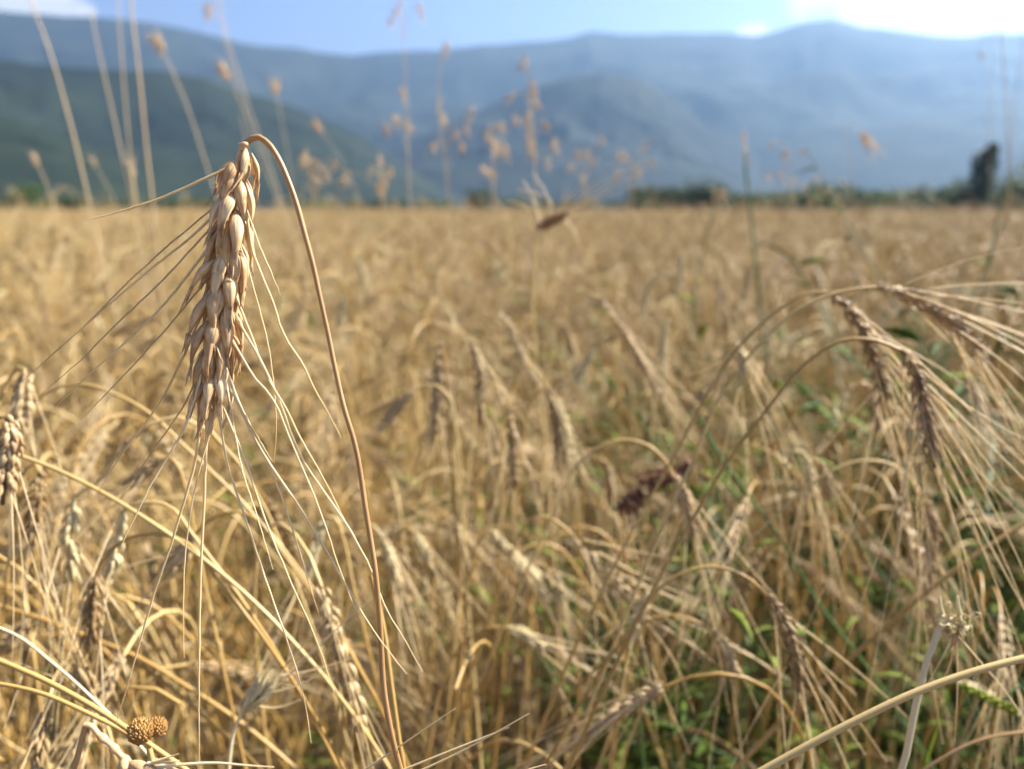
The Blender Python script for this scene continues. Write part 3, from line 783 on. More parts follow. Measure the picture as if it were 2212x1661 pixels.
W('upright pale wheat ear leaning sideways near the bottom with a curved pale stem', S_(.33, (490, 1720), (496, 1640), (505, 1580), (525, 1535)), S_(.33, (525, 1535), (548, 1508), (575, 1478), (600, 1448)), 5, klen=.010, kw=.0032, em='ear_pale', sm='stalk_pale', awn_n=3, awn_l=.05, sag=0, seed=39, rad=.0009,
  own_awns=[S_(.33, (540, 1520), (590, 1528), (650, 1510)), S_(.33, (560, 1500), (640, 1480), (720, 1440)), S_(.33, (590, 1460), (660, 1450), (760, 1420))])
pts = [at(*p) for p in S_(.21, (150, 1720), (158, 1660), (170, 1605), (185, 1568))]
base, mid = to_ground(pts[0], pts[1], .1)
o = root('wheat_plant', base, 'wheat plant with a bare knobbly neck snapped over at the bottom edge of the view', 'wheat plant')
mb = MB(); tube(mb, smooth_path([base, mid] + pts, 50), np.interp(np.linspace(0, 1, 50), [0, 1], [.0013, .00085]), 10); mb.build('stalk', M['hero_stem'], o)
mb = MB(); P = smooth_path([at(*p) for p in S_(.21, (183, 1566), (192, 1566), (215, 1588), (236, 1605), (258, 1628), (276, 1645), (300, 1660), (330, 1672))], 90)
u = np.linspace(0, 1, 90)
tube(mb, P, .00078 + .00045 * (np.abs(np.sin(u * np.pi * 5.5)) ** 3) * (u > .22) + .0004 * (u > .8) * u, 12)
e_ = mb.build('ear', M['rachis'], o)
g = np.random.default_rng(4)
mb = MB()
for (x, y, dx, dy, L) in ((276, 1646, 1, .35, .010), (290, 1652, 1, .2, .012), (300, 1660, 1, .7, .012), (318, 1660, 1, .1, .012), (318, 1672, 1, .6, .012), (262, 1640, .6, 1, .006)):
    kernel(mb, at(x, y, .209), RT * dx - UP * dy, -FWD + g.normal(0, .2, 3), L, .0036, 11, 12)
mb.build('husk', M['husk'], e_, np.array(o.location))
for pts_ in (((340, 1657), (400, 1650), (470, 1647), (530, 1652), (592, 1656)), ((318, 1648), (350, 1646), (388, 1642)), ((330, 1645), (360, 1636), (386, 1627))):
    mb = MB(); tube(mb, smooth_path([at(x, y, .208) for x, y in pts_], 16), np.linspace(.0005, .00015, 16), 5); mb.build('awn', M['awn'], e_, np.array(o.location))
W('wheat ear below the view whose long thin awns reach up across the bottom middle', S_(.25, (760, 1800), (740, 1780), (720, 1760)), S_(.25, (720, 1760), (745, 1745), (775, 1725)), 4, awn_n=0, seed=41, em='husk',
  own_awns=[S_(.25, (700, 1720), (820, 1640), (985, 1528)), S_(.25, (780, 1715), (960, 1640), (1143, 1540)), S_(.25, (780, 1700), (900, 1650), (1100, 1570)), S_(.25, (1060, 1690), (1120, 1668), (1180, 1650))])
W('brown half-stripped wheat ear standing upright beside the crossed straws', S_(.40, (250, 1640), (232, 1570), (215, 1530), (200, 1500)), S_(.40, (200, 1500), (185, 1475), (172, 1450), (165, 1430)), 3, em='ear', awn_n=3, awn_l=.05, seed=42)

# ------------------------------------------------------------------ single straws crossing the foreground
for lab, pts, r_, mat in (
    ('long pale straw slanting right across the stand below the sharp ear', S_(.34, (600, 1350), (530, 1282), (430, 1200), (330, 1130), (200, 1052), (100, 1005), (-30, 962)), .0010, 'stalk'),
    ('pale arching stem curving over the grey and rust brown ears', S_(.40, (520, 1080), (400, 965), (320, 890), (250, 852), (180, 830), (120, 838), (70, 870), (40, 890)), .0009, 'stalk'),
    ('thick golden straw slanting down to the brown clover head', S_(.27, (400, 1661), (330, 1612), (240, 1550), (120, 1480), (-30, 1415)), .0011, 'stalk'),
    ('yellow straw meeting the thick golden straw at a shallow angle', S_(.28, (270, 1580), (180, 1535), (100, 1500), (-30, 1472)), .0009, 'stalk'),
    ('straw slanting behind the hanging awns low in the stand', S_(.42, (560, 1661), (440, 1545), (330, 1455), (220, 1390), (100, 1340), (-30, 1300)), .0013, 'stalk'),
    ('long straw running down to the bottom middle past the pale upright ear', S_(.42, (640, 1661), (520, 1560), (400, 1480), (300, 1420), (200, 1380)), .0013, 'stalk'),
    ('thin shining straw across the dark gap low at the edge', S_(.30, (160, 1470), (100, 1420), (50, 1380), (-30, 1345)), .0006, 'stalk_pale'),
    ('thick tan straw arching across the green weeds to the edge of the view', S_(.27, (1560, 1715), (1690, 1640), (1840, 1560), (1990, 1490), (2110, 1448), (2240, 1415)), .0015, 'stalk'),
    ('long tan straw rising over the weeds behind the drooping ear', S_(.42, (1590, 1661), (1700, 1545), (1850, 1410), (2000, 1280), (2120, 1190), (2240, 1115)), .0015, 'stalk'),
    ('reddish stem low among the weeds at the bottom edge', S_(.36, (1960, 1690), (2030, 1640), (2110, 1600), (2240, 1578)), .0008, 'hero_stem'),
    ('golden straw rising to the hooked ears from the lower middle', S_(.55, (1260, 1500), (1330, 1330), (1400, 1180), (1480, 1020), (1560, 900)), .0012, 'stalk'),
    ('straight straw rising close beside the sharp brown stalk', S_(.30, (880, 1700), (862, 1600), (845, 1480), (825, 1340), (800, 1240)), .0012, 'stalk'),
):
    SPt = [at(*p) for p in pts]
    base, mid = to_ground(SPt[0], SPt[1])
    o = root('wheat_straw', base, lab, 'straw')
    mb = MB(); P = smooth_path([base, mid] + SPt, 140)
    tube(mb, P, np.linspace(r_ * 1.15, r_ * .85, 140) * (1 + .22 * np.exp(-((np.arange(140) - 84) / 1.5) ** 2)), 9)
    mb.build('stalk', M[mat], o)

# pale broken straw with shredded top
pts = S_(.30, (1930, 1720), (1950, 1661), (1968, 1570), (1990, 1470), (2010, 1400), (2028, 1350), (2042, 1330))
SPt = [at(*p) for p in pts]; base, mid = to_ground(SPt[0], SPt[1], .12)
o = root('broken_straw', base, 'pale shining broken straw with a frayed knot and two prongs on top', 'straw')
mb = MB(); tube(mb, smooth_path([base, mid] + SPt, 40), np.linspace(.0016, .0013, 40), 10); mb.build('stalk', M['stalk_pale'], o)
mb = MB(); g = np.random.default_rng(5)
cxy = at(2058, 1345, .30)
for k in range(70):
    a = cxy + g.normal(0, 1, 3) * (.0030, .0020, .0018); b = a + g.normal(0, .0014, 3); c = b + g.normal(0, .0012, 3)
    tube(mb, smooth_path([a, b, c], 6), np.array([.0005, .0006, .0005, .0004, .00025, .0001]) * g.uniform(.5, 1.3), 5)
kn = mb.build('frayed_tuft', M['ear_pale'], o, np.array(o.location))
for a, b in (((2036, 1325), (2030, 1288)), ((2076, 1330), (2068, 1286))):
    mb = MB(); tube(mb, smooth_path([at(*a, .30), at((a[0] + b[0]) / 2 - 2, (a[1] + b[1]) / 2, .299), at(*b, .298)], 6), [.0008, .0008, .0007, .0007, .0006, .0004], 6)
    mb.build('prong', M['stalk_pale'], o, np.array(o.location))
for pp in (((2060, 1370), (2030, 1430), (1990, 1500)), ((2062, 1372), (2050, 1440), (2030, 1480)), ((2066, 1372), (2068, 1480), (2062, 1600)), ((2070, 1372), (2110, 1420), (2170, 1490), (2240, 1600))):
    mb = MB(); tube(mb, smooth_path([at(*p, .31) for p in pp], 10), np.linspace(.00035, .0001, 10), 5)
    mb.build('awn', M['awn'], o, np.array(o.location))
# the spare husks hanging under the knot
mb = MB()
for k in range(6):
    a = at(2055, 1355, .302) + g.normal(0, .0012, 3)
    kernel(mb, a, np.array((.15, 0, -1)) + g.normal(0, .35, 3), np.array((0, -1, 0)), .0075, .003, 8, 8)
mb.build('husk', M['ear'], o, np.array(o.location))

# ------------------------------------------------------------------ other plants of their own
# dark brown dock spike in the middle
pts = [at(*p) for p in S_(.52, (1330, 1500), (1345, 1300), (1352, 1160), (1356, 1105))]
base, mid = to_ground(pts[0], pts[1])
o = root('dock_plant', base, 'dark chocolate brown clumped seed spike lying slantwise among the golden straws', 'seed spike')
ax = smooth_path([at(*p) for p in S_(.52, (1345, 1100), (1372, 1075), (1392, 1048), (1430, 1038), (1466, 1018), (1500, 1000))], 40)
mb = MB(); tube(mb, smooth_path([base, mid] + pts + [ax[0]], 30), np.linspace(.0014, .0008, 30), 6); tube(mb, ax, .0008, 5); mb.build('stem', M['hero_stem'], o)
mb = MB()
for k in range(330):
    u = g.random(); c = ax[int(u * 39)]
    clump = .55 + .45 * abs(math.sin(u * 3.1 * math.pi + .6))
    if abs(u - .33) < .05: continue
    a = c + g.normal(0, .0036 * clump, 3)
    dv = unit(g.normal(size=3))
    kernel(mb, a, dv, g.normal(size=3), .0042, .0034, 4, 5)
mb.build('seed_head', M['dock'], o, np.array(o.location))

# brown clover head at the bottom
pts = [at(*p) for p in S_(.26, (345, 1700), (338, 1661), (330, 1640), (322, 1615))]
base, mid = to_ground(pts[0], pts[1], .1)
o = root('clover_plant', base, 'dry orange brown globular flower head pressed against the thick golden straw', 'flower head')
mb = MB(); tube(mb, smooth_path([base, mid] + pts, 30), np.linspace(.0012, .001, 30), 7); mb.build('stem', M['stalk'], o)
for (cx_, cy_, rd, nm) in ((304, 1582, .0047, 190), (338, 1572, .0038, 140)):
    mb = MB(); c = at(cx_, cy_, .258 if nm > 150 else .262)
    kernel(mb, c - np.array((0, 0, rd * .85)), np.array((0, 0, 1.0)), np.array((1.0, 0, 0)), rd * 1.9, rd * 1.5, 9, 12)
    for k in range(nm):
        th_ = math.acos(1 - 2 * (k + .5) / nm); ph = k * 2.399963
        dv = np.array((math.sin(th_) * math.cos(ph), math.sin(th_) * math.sin(ph), math.cos(th_)))
        kernel(mb, c + dv * rd * .62, dv * .6 + np.array((0, 0, .75)) + g.normal(0, .12, 3), dv, rd * .50 * g.uniform(.85, 1.15), rd * .34, 7, 7)
    mb.build('flower_head', M['clover'], o, np.array(o.location))
mb = MB()
for k in range(4):
    kernel(mb, at(332 + 4 * k, 1632 + 3 * k, .262), np.array((.2 * k - .5, 0, -1)), np.array((0, -1, 0)), .010, .004, 7, 7)
mb.build('bract', M['leaf_dry'], o, np.array(o.location))

# green upright stem in the distance, green diagonal stems, yellow spike, lime blade
def simple_stem(name, label, cat, pts, r0, r1, mat, extra=None, ns=7):
    SPt = [at(*p) for p in pts]; base, mid = to_ground(SPt[0], SPt[1])
    o = root(name, base, label, cat); o['kind'] = 'thing'
    P = smooth_path([base, mid] + SPt, 50)
    mb = MB(); tube(mb, P, np.linspace(r0, r1, 50), ns); mb.build('stem', M[mat], o)
    if extra: extra(o, P)
    return o


def spike_head(col, n, rad_, L):
    def f(o, P):
        mb = MB(); T = unit(P[-1] - P[-4])
        for k in range(n):
            u = k / n; c = P[-1] - T * L * .35 + T * L * u; a = k * 2.4
            s1, s2 = np.cross(T, (0, 1, .01)), np.cross(T, np.cross(T, (0, 1, .01)))
            dv = T * .9 + (s1 * math.cos(a) + s2 * math.sin(a)) * .7
            kernel(mb, c, dv, s1 * math.cos(a) + s2 * math.sin(a), rad_ * 2.2, rad_ * 1.0, 5, 5)
        mb.build('seed_head', M[col], o, np.array(o.location))
    return f


def side_leaves(n, L, w, mat='green', seed=0):
    def f(o, P):
        gg = np.random.default_rng(seed); mb = MB()
        for k in range(n):
            i = int(gg.uniform(18, 47)); a = gg.uniform(0, 6.28)
            dv = np.array((math.cos(a), math.sin(a), gg.uniform(.1, .9))); ln = L * gg.uniform(.6, 1.2)
            Q = smooth_path([P[i], P[i] + dv * ln * .5, P[i] + dv * ln + np.array((0, 0, -ln * .4))], 7)
            blade(mb, Q, w * np.array([.2, .7, 1, 1, .8, .5, .05]), (0, 0, 1.0))
        mb.build('leaf', M[mat], o, np.array(o.location))
    return f


simple_stem('wild_grass', 'thin upright green stem standing alone above the field before the tree line', 'grass stem', S_(1.3, (1640, 650), (1626, 500), (1618, 430), (1612, 380), (1610, 335)), .002, .0022, 'green_stem', spike_head('brome', 30, .003, .06))
simple_stem('weed_plant', 'green wiry stem slanting from the crossing stalks down into the weeds', 'weed', S_(.55, (1560, 1130), (1540, 1000), (1525, 900)), .0011, .0008, 'green_stem')
simple_stem('weed_plant', 'long dark green stem running diagonally down past the drooping ear', 'weed', S_(.50, (1980, 1600), (1880, 1450), (1760, 1290), (1690, 1170), (1610, 1060), (1540, 960), (1510, 900)), .0010, .0011, 'green_stem', side_leaves(10, .03, .0025, seed=3))
simple_stem('weed_plant', 'second dark green diagonal stem beneath the fanned awns', 'weed', S_(.56, (2000, 1420), (1930, 1280), (1830, 1130), (1760, 1040), (1690, 950), (1640, 880)), .0010, .0008, 'green_stem', side_leaves(8, .03, .0025, seed=4))
simple_stem('rye_grass', 'thin green grass stem ending in a yellow beaded spike below the spoked ear', 'grass', S_(.50, (1400, 1720), (1392, 1661), (1385, 1580), (1376, 1520), (1366, 1420), (1360, 1375)), .0009, .0007, 'green_stem', spike_head('lime', 26, .0024, .055))
simple_stem('foxtail_grass', 'fat olive green grass spike leaning at the edge of the view among weeds', 'grass', S_(.40, (2260, 1560), (2230, 1500), (2215, 1480), (2160, 1520)), .0008, .0007, 'green_stem', spike_head('lime', 60, .0022, .03))
simple_stem('wild_grass', 'green grass stem with a bright leaf rising near the far tree clump', 'grass stem', S_(1.0, (2080, 850), (2110, 700), (2140, 560), (2160, 450), (2180, 390)), .0014, .001, 'green_stem', side_leaves(5, .05, .004, 'lime', 8))
simple_stem('wild_grass', 'green grass stem crossing the field behind the highest dark ear', 'grass stem', S_(1.0, (1980, 900), (2060, 720), (2120, 600), (2150, 520), (2175, 470)), .0014, .001, 'green_stem', side_leaves(6, .04, .004, 'green', 9))
simple_stem('wild_grass', 'dusky green stem standing between the two far slim ears', 'grass stem', S_(1.3, (1490, 700), (1515, 560), (1535, 480), (1555, 430)), .0018, .0014, 'green_stem', spike_head('brome', 12, .004, .02))
SPt = [at(*p) for p in S_(.40, (1985, 1700), (2005, 1620), (2030, 1550), (2050, 1490), (2058, 1462))]
base, mid = to_ground(SPt[0], SPt[1]); P = smooth_path([base, mid] + SPt, 30)
mb = MB(); blade(mb, P, .0042 * np.interp(np.linspace(0, 1, 30), [0, .4, .75, 1], [.5, 1, .9, .05]), np.array((0.2, -1, .2)))
o = mb.build('wild_grass', M['lime'], origin=tuple(base)); o.location = base
tag(o, 'bright yellow green grass blade standing behind the pale broken straw', 'grass blade', kind='thing')

# ------------------------------------------------------------------ tall grasses against the hills
def fuzzy_head(P, L, wd, n, gg, mb):
    """an oat-like seed head: narrow husks with short bristles round the end of P"""
    T = unit(P[-1] - P[-4]); s1 = unit(np.cross(T, (0.1, 1, .05))); s2 = np.cross(T, s1)
    for k in range(n):
        u = gg.random(); a = gg.uniform(0, 6.28); side = s1 * math.cos(a) + s2 * math.sin(a)
        c = P[-1] - T * L * (1 - u) * .9
        dv = T * 1.0 + side * .45
        tip, td = kernel(mb, c + side * wd * .25, dv, side, L * .38, wd * .34, 5, 5)
        tube(mb, np.stack([tip, tip + td * L * .2, tip + (td + side * .2) * L * .42]), [.00022, .00016, .00006], 3)


def tall_grass(label, pts, r0=.0011, r1=.0008, head=None, name='tall_grass', seed=0):
    gg = np.random.default_rng(seed + 90)
    SPt = [at(*p) for p in pts]; base, mid = to_ground(SPt[0], SPt[1], .12)
    o = root(name, base, label, 'grass', None); o['kind'] = 'thing'
    P = smooth_path([base, mid] + SPt, 60)
    mb = MB(); tube(mb, P, np.linspace(r0, r1, 60), 6); mb.build('stem', M['brome_stem'], o)
    if head:
        mb = MB(); fuzzy_head(P, head[0], head[1], head[2], gg, mb); mb.build('seed_head', M['brome'], o, np.array(o.location))
    return o


tall_grass('blurred tall grass stem farthest along the left, leaning up past the cloud', S_(1.13, (235, 620), (200, 470), (150, 260), (100, 90), (70, 10), (60, -40)), .0015, .0012, seed=1)
tall_grass('blurred tall grass stem leaning between the cloud and three closer-set stems', S_(1.22, (310, 560), (275, 390), (240, 230), (205, 70), (196, 20)), .0014, .0009, seed=2)
tall_grass('blurred tall grass stem with a small seed head low down against the hillside', S_(1.22, (310, 620), (300, 480), (290, 400), (284, 355)), .0011, .0009, (0.022, 0.008, 14), seed=3)
tall_grass('thin blurred tall grass stem just before the thickest one', S_(1.17, (300, 560), (288, 420), (272, 240), (258, 60), (252, -30)), .0013, .0009, seed=4)
tall_grass('thickest blurred tall grass stem, nearly upright against the dark hillside', S_(1.13, (345, 600), (332, 460), (316, 320), (300, 160), (284, 20), (278, -60)), .0020, .0015, seed=5)
tall_grass('blurred tall grass with a tan bristly head bent against the top of the hillside', S_(1.33, (500, 520), (450, 370), (400, 220), (360, 130), (335, 85)), .0011, .0009, (0.035, 0.016, 26), seed=6)
tall_grass('blurred tall grass whose tan head sits above the tip of the sharp ear', S_(1.46, (640, 540), (560, 330), (520, 220), (478, 148)), .0011, .0008, (0.029, 0.016, 24), seed=7)
tall_grass('bare blurred grass stem crossing behind the hook of the sharp ear', S_(1.33, (650, 560), (590, 380), (540, 240), (505, 130), (480, 40), (470, -20)), .0011, .0008, (0.006, 0.005, 4), seed=8)
tall_grass('blurred tall grass with a small head standing just past the hooked brown stalk', S_(1.72, (650, 560), (628, 380), (612, 280), (592, 180)), .0009, .0007, (0.035, 0.014, 24), seed=9)
tall_grass('small blurred grass head leaning toward the sharp stalk', S_(1.99, (800, 500), (760, 395), (720, 320), (682, 270)), .0009, .0007, (0.032, 0.014, 22), seed=10)
tall_grass('short dim grass head low before the shaded hillside beside the field tree', S_(1.38, (130, 520), (115, 440), (95, 385), (72, 340)), .0009, .0007, (.02, .009, 18), seed=11)
tall_grass('faint grass stem leaning low among the tall stems at the foot of the hillside', S_(1.86, (280, 520), (250, 440), (225, 390), (198, 345)), .0009, .0007, (0.022, 0.010, 14), seed=12)
tall_grass('grass head dangling at the very top edge of the sky above the hillside', S_(1.46, (560, 520), (530, 300), (480, 60), (450, -60), (440, -30), (452, 38)), .0009, .0007, (0.035, 0.010, 18), seed=13)
tall_grass('pair-leading thin tall stem near the edge of the view, rising past the bright cloud', S_(1.60, (2185, 560), (2180, 400), (2176, 260), (2162, 90), (2150, 0), (2148, -50)), .0015, .0009, (.02, .006, 10), seed=14)
tall_grass('thin tall stem meeting its neighbour at a sharp angle by the edge of the view', S_(1.60, (2178, 420), (2184, 310), (2198, 180), (2220, 40)), .0011, .0007, seed=15)
tall_grass('faint thin tall stem with one drooping spikelet beside the bright cloud', S_(1.86, (2140, 520), (2136, 280), (2140, 120), (2138, 40), (2126, 60), (2117, 125)), .0008, .0005, (0.026, 0.008, 10), seed=16)
tall_grass('pale bristly grass ear tilted against the blue mountain slope', S_(1.26, (1850, 540), (1842, 400), (1832, 310), (1824, 266), (1834, 264), (1860, 292), (1886, 326)), .0004, .0004, (.042, .009, 20), seed=17)


def brome(label, stem, spikes, d, seed):
    gg = np.random.default_rng(seed)
    SPt = [at(x, y, d) for x, y in stem]; base, mid = to_ground(SPt[0], SPt[1], .1)
    o = root('brome_grass', base, label, 'grass', None); o['kind'] = 'thing'
    P = smooth_path([base, mid] + SPt, 70)
    mb = MB(); tube(mb, P, np.linspace(.0016, .0006, 70), 6)
    tips = []
    for (x, y) in spikes:
        q = at(x, y - 10, d + gg.uniform(-.05, .05))
        j = int(np.argmin(np.abs(P[:, 2] - (q[2] - .035 - .3 * abs(q[0] - np.interp(q[2], P[:, 2], P[:, 0]))))))
        a = P[min(j, 68)]
        m_ = (a + q) / 2 + np.array((0, 0, .012))
        B = smooth_path([a, m_, q], 8); tube(mb, B, np.linspace(.0004, .00022, 8), 4); tips.append(q)
    mb.build('stem', M['brome_stem'], o)
    for q in tips:
        mb = MB(); L = gg.uniform(.014, .021)
        Pq = smooth_path([q, q + np.array((gg.normal(0, .002), gg.normal(0, .002), -L * .5)), q + np.array((gg.normal(0, .003), 0, -L))], 6)
        fuzzy_head(Pq, L, .0085, 9, gg, mb)
        mb.build('spikelet', M['brome'], o, np.array(o.location))


brome('thin brome grass reaching the sky with spikelets at the top edge of the view', [(890, 560), (884, 400), (878, 220), (872, 90), (866, -20)], [(844, 37), (861, 3), (908, 12), (866, 195), (859, 252), (832, 269), (880, 260)], 1.04, 1)
brome('brome grass with spikelets strung along a slim stem below the lowest dip of the ridge', [(985, 560), (970, 430), (955, 300), (946, 210), (962, 90)], [(966, 94), (948, 215), (953, 249), (1019, 235), (1010, 269), (935, 299), (988, 284), (1000, 310)], 1.07, 2)
brome('tallest brome grass with a thick upper stalk above the brown up-pointing ear', [(1168, 560), (1160, 430), (1150, 300), (1145, 230), (1138, 120)], [(1133, 124), (1150, 178), (1109, 198), (1163, 215), (1111, 252), (1145, 245), (1145, 268), (1143, 290), (1181, 262), (1203, 302), (1152, 310)], 1.01, 3)
brome('low dense brome grass leaning between two taller ones', [(1070, 560), (1066, 430), (1064, 340), (1060, 280)], [(1057, 292), (1079, 265), (1084, 306), (1062, 370), (1046, 358), (1054, 270), (1068, 300), (1092, 322)], 1.04, 4)
brome('pale short brome grass rising just above the field beside the slim brome stems', [(835, 560), (828, 430), (822, 380), (818, 330)], [(820, 343), (802, 363), (844, 361), (827, 396), (832, 380), (815, 400), (750, 378)], 1.10, 5)
brome('loose brome grass with a spray of spikelets by the sharp stalk', [(690, 560), (676, 440), (668, 370), (660, 320)], [(650, 340), (670, 348), (690, 345), (700, 365), (720, 352), (740, 372), (684, 385), (660, 330)], 1.04, 6)
brome('fine brome grass with tiny spikelets before the central spur', [(1260, 560), (1262, 440), (1268, 380), (1272, 330)], [(1183, 343), (1270, 329), (1260, 380), (1230, 360), (1290, 345), (1300, 300), (1245, 330)], 1.30, 7)
brome('fine brome grass behind the bristles of the brown up-pointing ear', [(1360, 560), (1362, 440), (1368, 380), (1380, 330)], [(1348, 336), (1401, 312), (1410, 350), (1330, 370), (1380, 365), (1335, 330)], 1.30, 8)
brome('dim brome grass standing between the upright green stem and the pale bristly ear', [(1720, 560), (1716, 440), (1706, 380), (1698, 320)], [(1700, 320), (1670, 310), (1735, 330), (1690, 370), (1720, 390), (1660, 375), (1745, 400)], 1.43, 9)
brome('dim brome grass low under the pale bristly ear', [(1780, 560), (1775, 470), (1768, 420), (1760, 380)], [(1740, 405), (1790, 410), (1765, 385), (1810, 425), (1750, 430)], 1.43, 10)

# ================================================================== THE STAND OF WHEAT ROUND THE CAMERA
def wheat_variant(seed, detail):
    """stalk, ear, beard and leaf of one plant at the origin, leaning and nodding towards +x"""
    g = np.random.default_rng(seed)
    h = g.uniform(.60, .73); lean = g.uniform(.04, .26); droop = R(g.uniform(95, 172)); rr_ = g.uniform(.016, .045)
    tw = g.normal(0, .35)
    a0 = math.atan2(lean * 1.2, h)
    pts = [np.array((0, 0, 0.0)), np.array((lean * .22, g.normal(0, .008), h * .35)), np.array((lean * .58, g.normal(0, .01), h * .72)), np.array((lean, 0, h - rr_))]
    ux = np.array((math.cos(tw), math.sin(tw), 0)); uz = np.array((0, 0, 1.0))
    top = pts[-1]; th = np.linspace(a0, droop, 9)[1:]
    p = top.copy(); arc = []
    for q in range(len(th)):
        p = p + (ux * math.sin(th[q]) + uz * math.cos(th[q])) * rr_ * (droop - a0) / 8 * 1.15
        arc.append(p.copy())
    L = g.uniform(.055, .085)
    e = [arc[-1]]; ang = droop
    for q in range(4):
        ang = ang + g.uniform(-.02, .10); e.append(e[-1] + (ux * math.sin(ang) + uz * math.cos(ang)) * L / 4)
    st, ea, be, le = MB(), MB(), MB(), []
    n_ = 54 if detail else 18
    P = smooth_path(pts + arc, n_)
    rad_ = np.linspace(.00145, .0009, n_)
    if detail: rad_[n_ // 3] *= 1.35; rad_[2 * n_ // 3] *= 1.35
    tube(st, P, rad_, 7 if detail else 4)
    ax = smooth_path(e, 16); tube(ea, ax, .0008, 4)
    face = unit(np.cross(ux, uz) + g.normal(0, .5, 3))
    kw = g.uniform(.0028, .0038)
    spk, aw = ear_parts(ax, face, int(g.integers(6, 10)), g.uniform(.0085, .0105), kw, detail, 1.3, g, g.uniform(.18, .34), g.choice([0, 0, .15, .25]))
    for s in spk: ea.add(s)
    td = unit(ax[-1] - ax[-4])
    for i in np.concatenate([g.permutation(len(aw)), g.permutation(len(aw))])[:(20 if detail else 11)]:
        p_, d_, _, _ = aw[i % len(aw)]
        tube(be, awn_curve(p_, unit(d_ + td * .4 + g.normal(0, .08, 3)), g.uniform(.05, .10), .15, g, 7 if detail else 4), np.linspace(.00034, .00014, 7 if detail else 4), 4 if detail else 3)
    for k in range(int(g.integers(1, 4))):
        i = int(n_ * g.uniform(.25, .72)); a = g.uniform(0, 6.28); ln = g.uniform(.07, .2)
        dv = np.array((math.cos(a), math.sin(a), g.uniform(.0, 1.0)))
        m = 9 if detail else 5
        Q = smooth_path([P[i], P[i] + dv * ln * .4, P[i] + dv * ln * .62 + np.array((0, 0, -ln * .12)), P[i] + dv * ln * .75 + np.array((0, 0, -ln * .6))], m)
        tw_ = np.linspace(0, g.uniform(-3, 3), m)[:, None]
        lf = MB(); le.append(lf)
        blade(lf, Q, np.interp(np.linspace(0, 1, m), [0, .3, .8, 1], [.6, 1, .6, .05]) * g.uniform(.0018, .0038), np.concatenate([np.cos(tw_), np.sin(tw_), np.cos(tw_ * 1.3) * .8], 1), .5)
    return st, ea, be, le


NV = 16
protos = []
ear_mats = ['ear', 'ear', 'ear_pale', 'ear', 'ear_grey', 'ear', 'ear_dark', 'ear_pale']
for k in range(NV):
    st, ea, be, le = wheat_variant(1000 + k, 1)
    protos.append([('stalk', st.mesh('stalk', M['stalk'])), ('ear', ea.mesh('ear', M[ear_mats[k % 8]])), ('beard', be.mesh('beard', M['field_awn']))] + [('leaf', q.mesh('leaf', M['leaf_dry'])) for q in le])


def zone_label(x, y, h):
    d = math.hypot(x, y); a = math.degrees(math.atan2(x, y))
    col = ('straw coloured', 'pale golden', 'tan')[h % 3]
    side = ('in the stand past the sharp ear' if a < -17 else 'between the sharp stalk and the golden straw' if a < -4 else
            'around the straight golden straw' if a < 9 else 'among weeds below the fanned awns')
    dist = 'close' if d < .85 else 'farther back' if d < 1.2 else 'blurred'
    return f'{col} nodding wheat plant, {dist}, {side}'


# places: kept apart, none in the way of the lens
spots = []
gg = np.random.default_rng(77)
tries = 0
TARGET = 236
while len(spots) < TARGET and tries < 60000:
    tries += 1
    y = gg.uniform(.36, 1.45); x = gg.uniform(-.80, .80) * (y + .10)
    d = math.hypot(x, y)
    if d < (.36 if x < -.42 * y else .58 if x > .42 * y else .52): continue
    if gg.random() > np.interp(d, [.5, .8, 1.4, 2.1], [.85, 1, .9, .8]): continue
    if x > .16 * y and d < 1.1 and gg.random() < .62: continue
    if 0 < x < .13 * y and y < 1.3 and gg.random() < .5: continue
    if abs(x + .02) < .12 and d < .62: continue
    if -.17 < x < -.03 and d < .66 and gg.random() < .6: continue
    if any((x - a) ** 2 + (y - b) ** 2 < .030 ** 2 for a, b, *_ in spots): continue
    spots.append((x, y))
for i, (x, y) in enumerate(spots):
    k = int(gg.integers(NV)); ms = protos[k]
    out_ = math.atan2(x, 0.35) * 0 + (0 if x > 0 else math.pi)
    rz = (out_ + gg.normal(0, .8)) if gg.random() < .62 else gg.uniform(0, 6.28)
    d = math.hypot(x, y)
    # an ear may not come nearer to the lens than 0.42 m
    tip = np.array((x + .2 * math.cos(rz), y + .2 * math.sin(rz)))
    if np.linalg.norm(tip) < (.33 if abs(x) > .42 * y else .46): rz = math.atan2(y, x) + gg.normal(0, .5)
    r_ = root('wheat_plant', (x, y, -.005), zone_label(x, y, k), 'wheat plant', 'wheat plants standing in the field', rz)
    s = gg.uniform(.94, 1.10) * (np.interp(d, [.5, .7, 1.2], [.95, 1.0, 1.0])) * (.93 if -.12 * y < x < .30 * y else 1); r_.scale = (s, s, s)
    # two culms from one root, each with its own ear
    for q, parts in enumerate((ms, protos[int(gg.integers(NV))], protos[int(gg.integers(NV))][:1], protos[int(gg.integers(NV))][:1])):
        for nm, me in parts:
            o = bpy.data.objects.new(nm, me); C.objects.link(o); o.parent = r_
            if q: o.location = (qx, qy, 0); o.rotation_euler = (0, 0, qz)
        qx, qy, qz = gg.normal(0, .014), gg.normal(0, .014), gg.normal(0, 1.5)


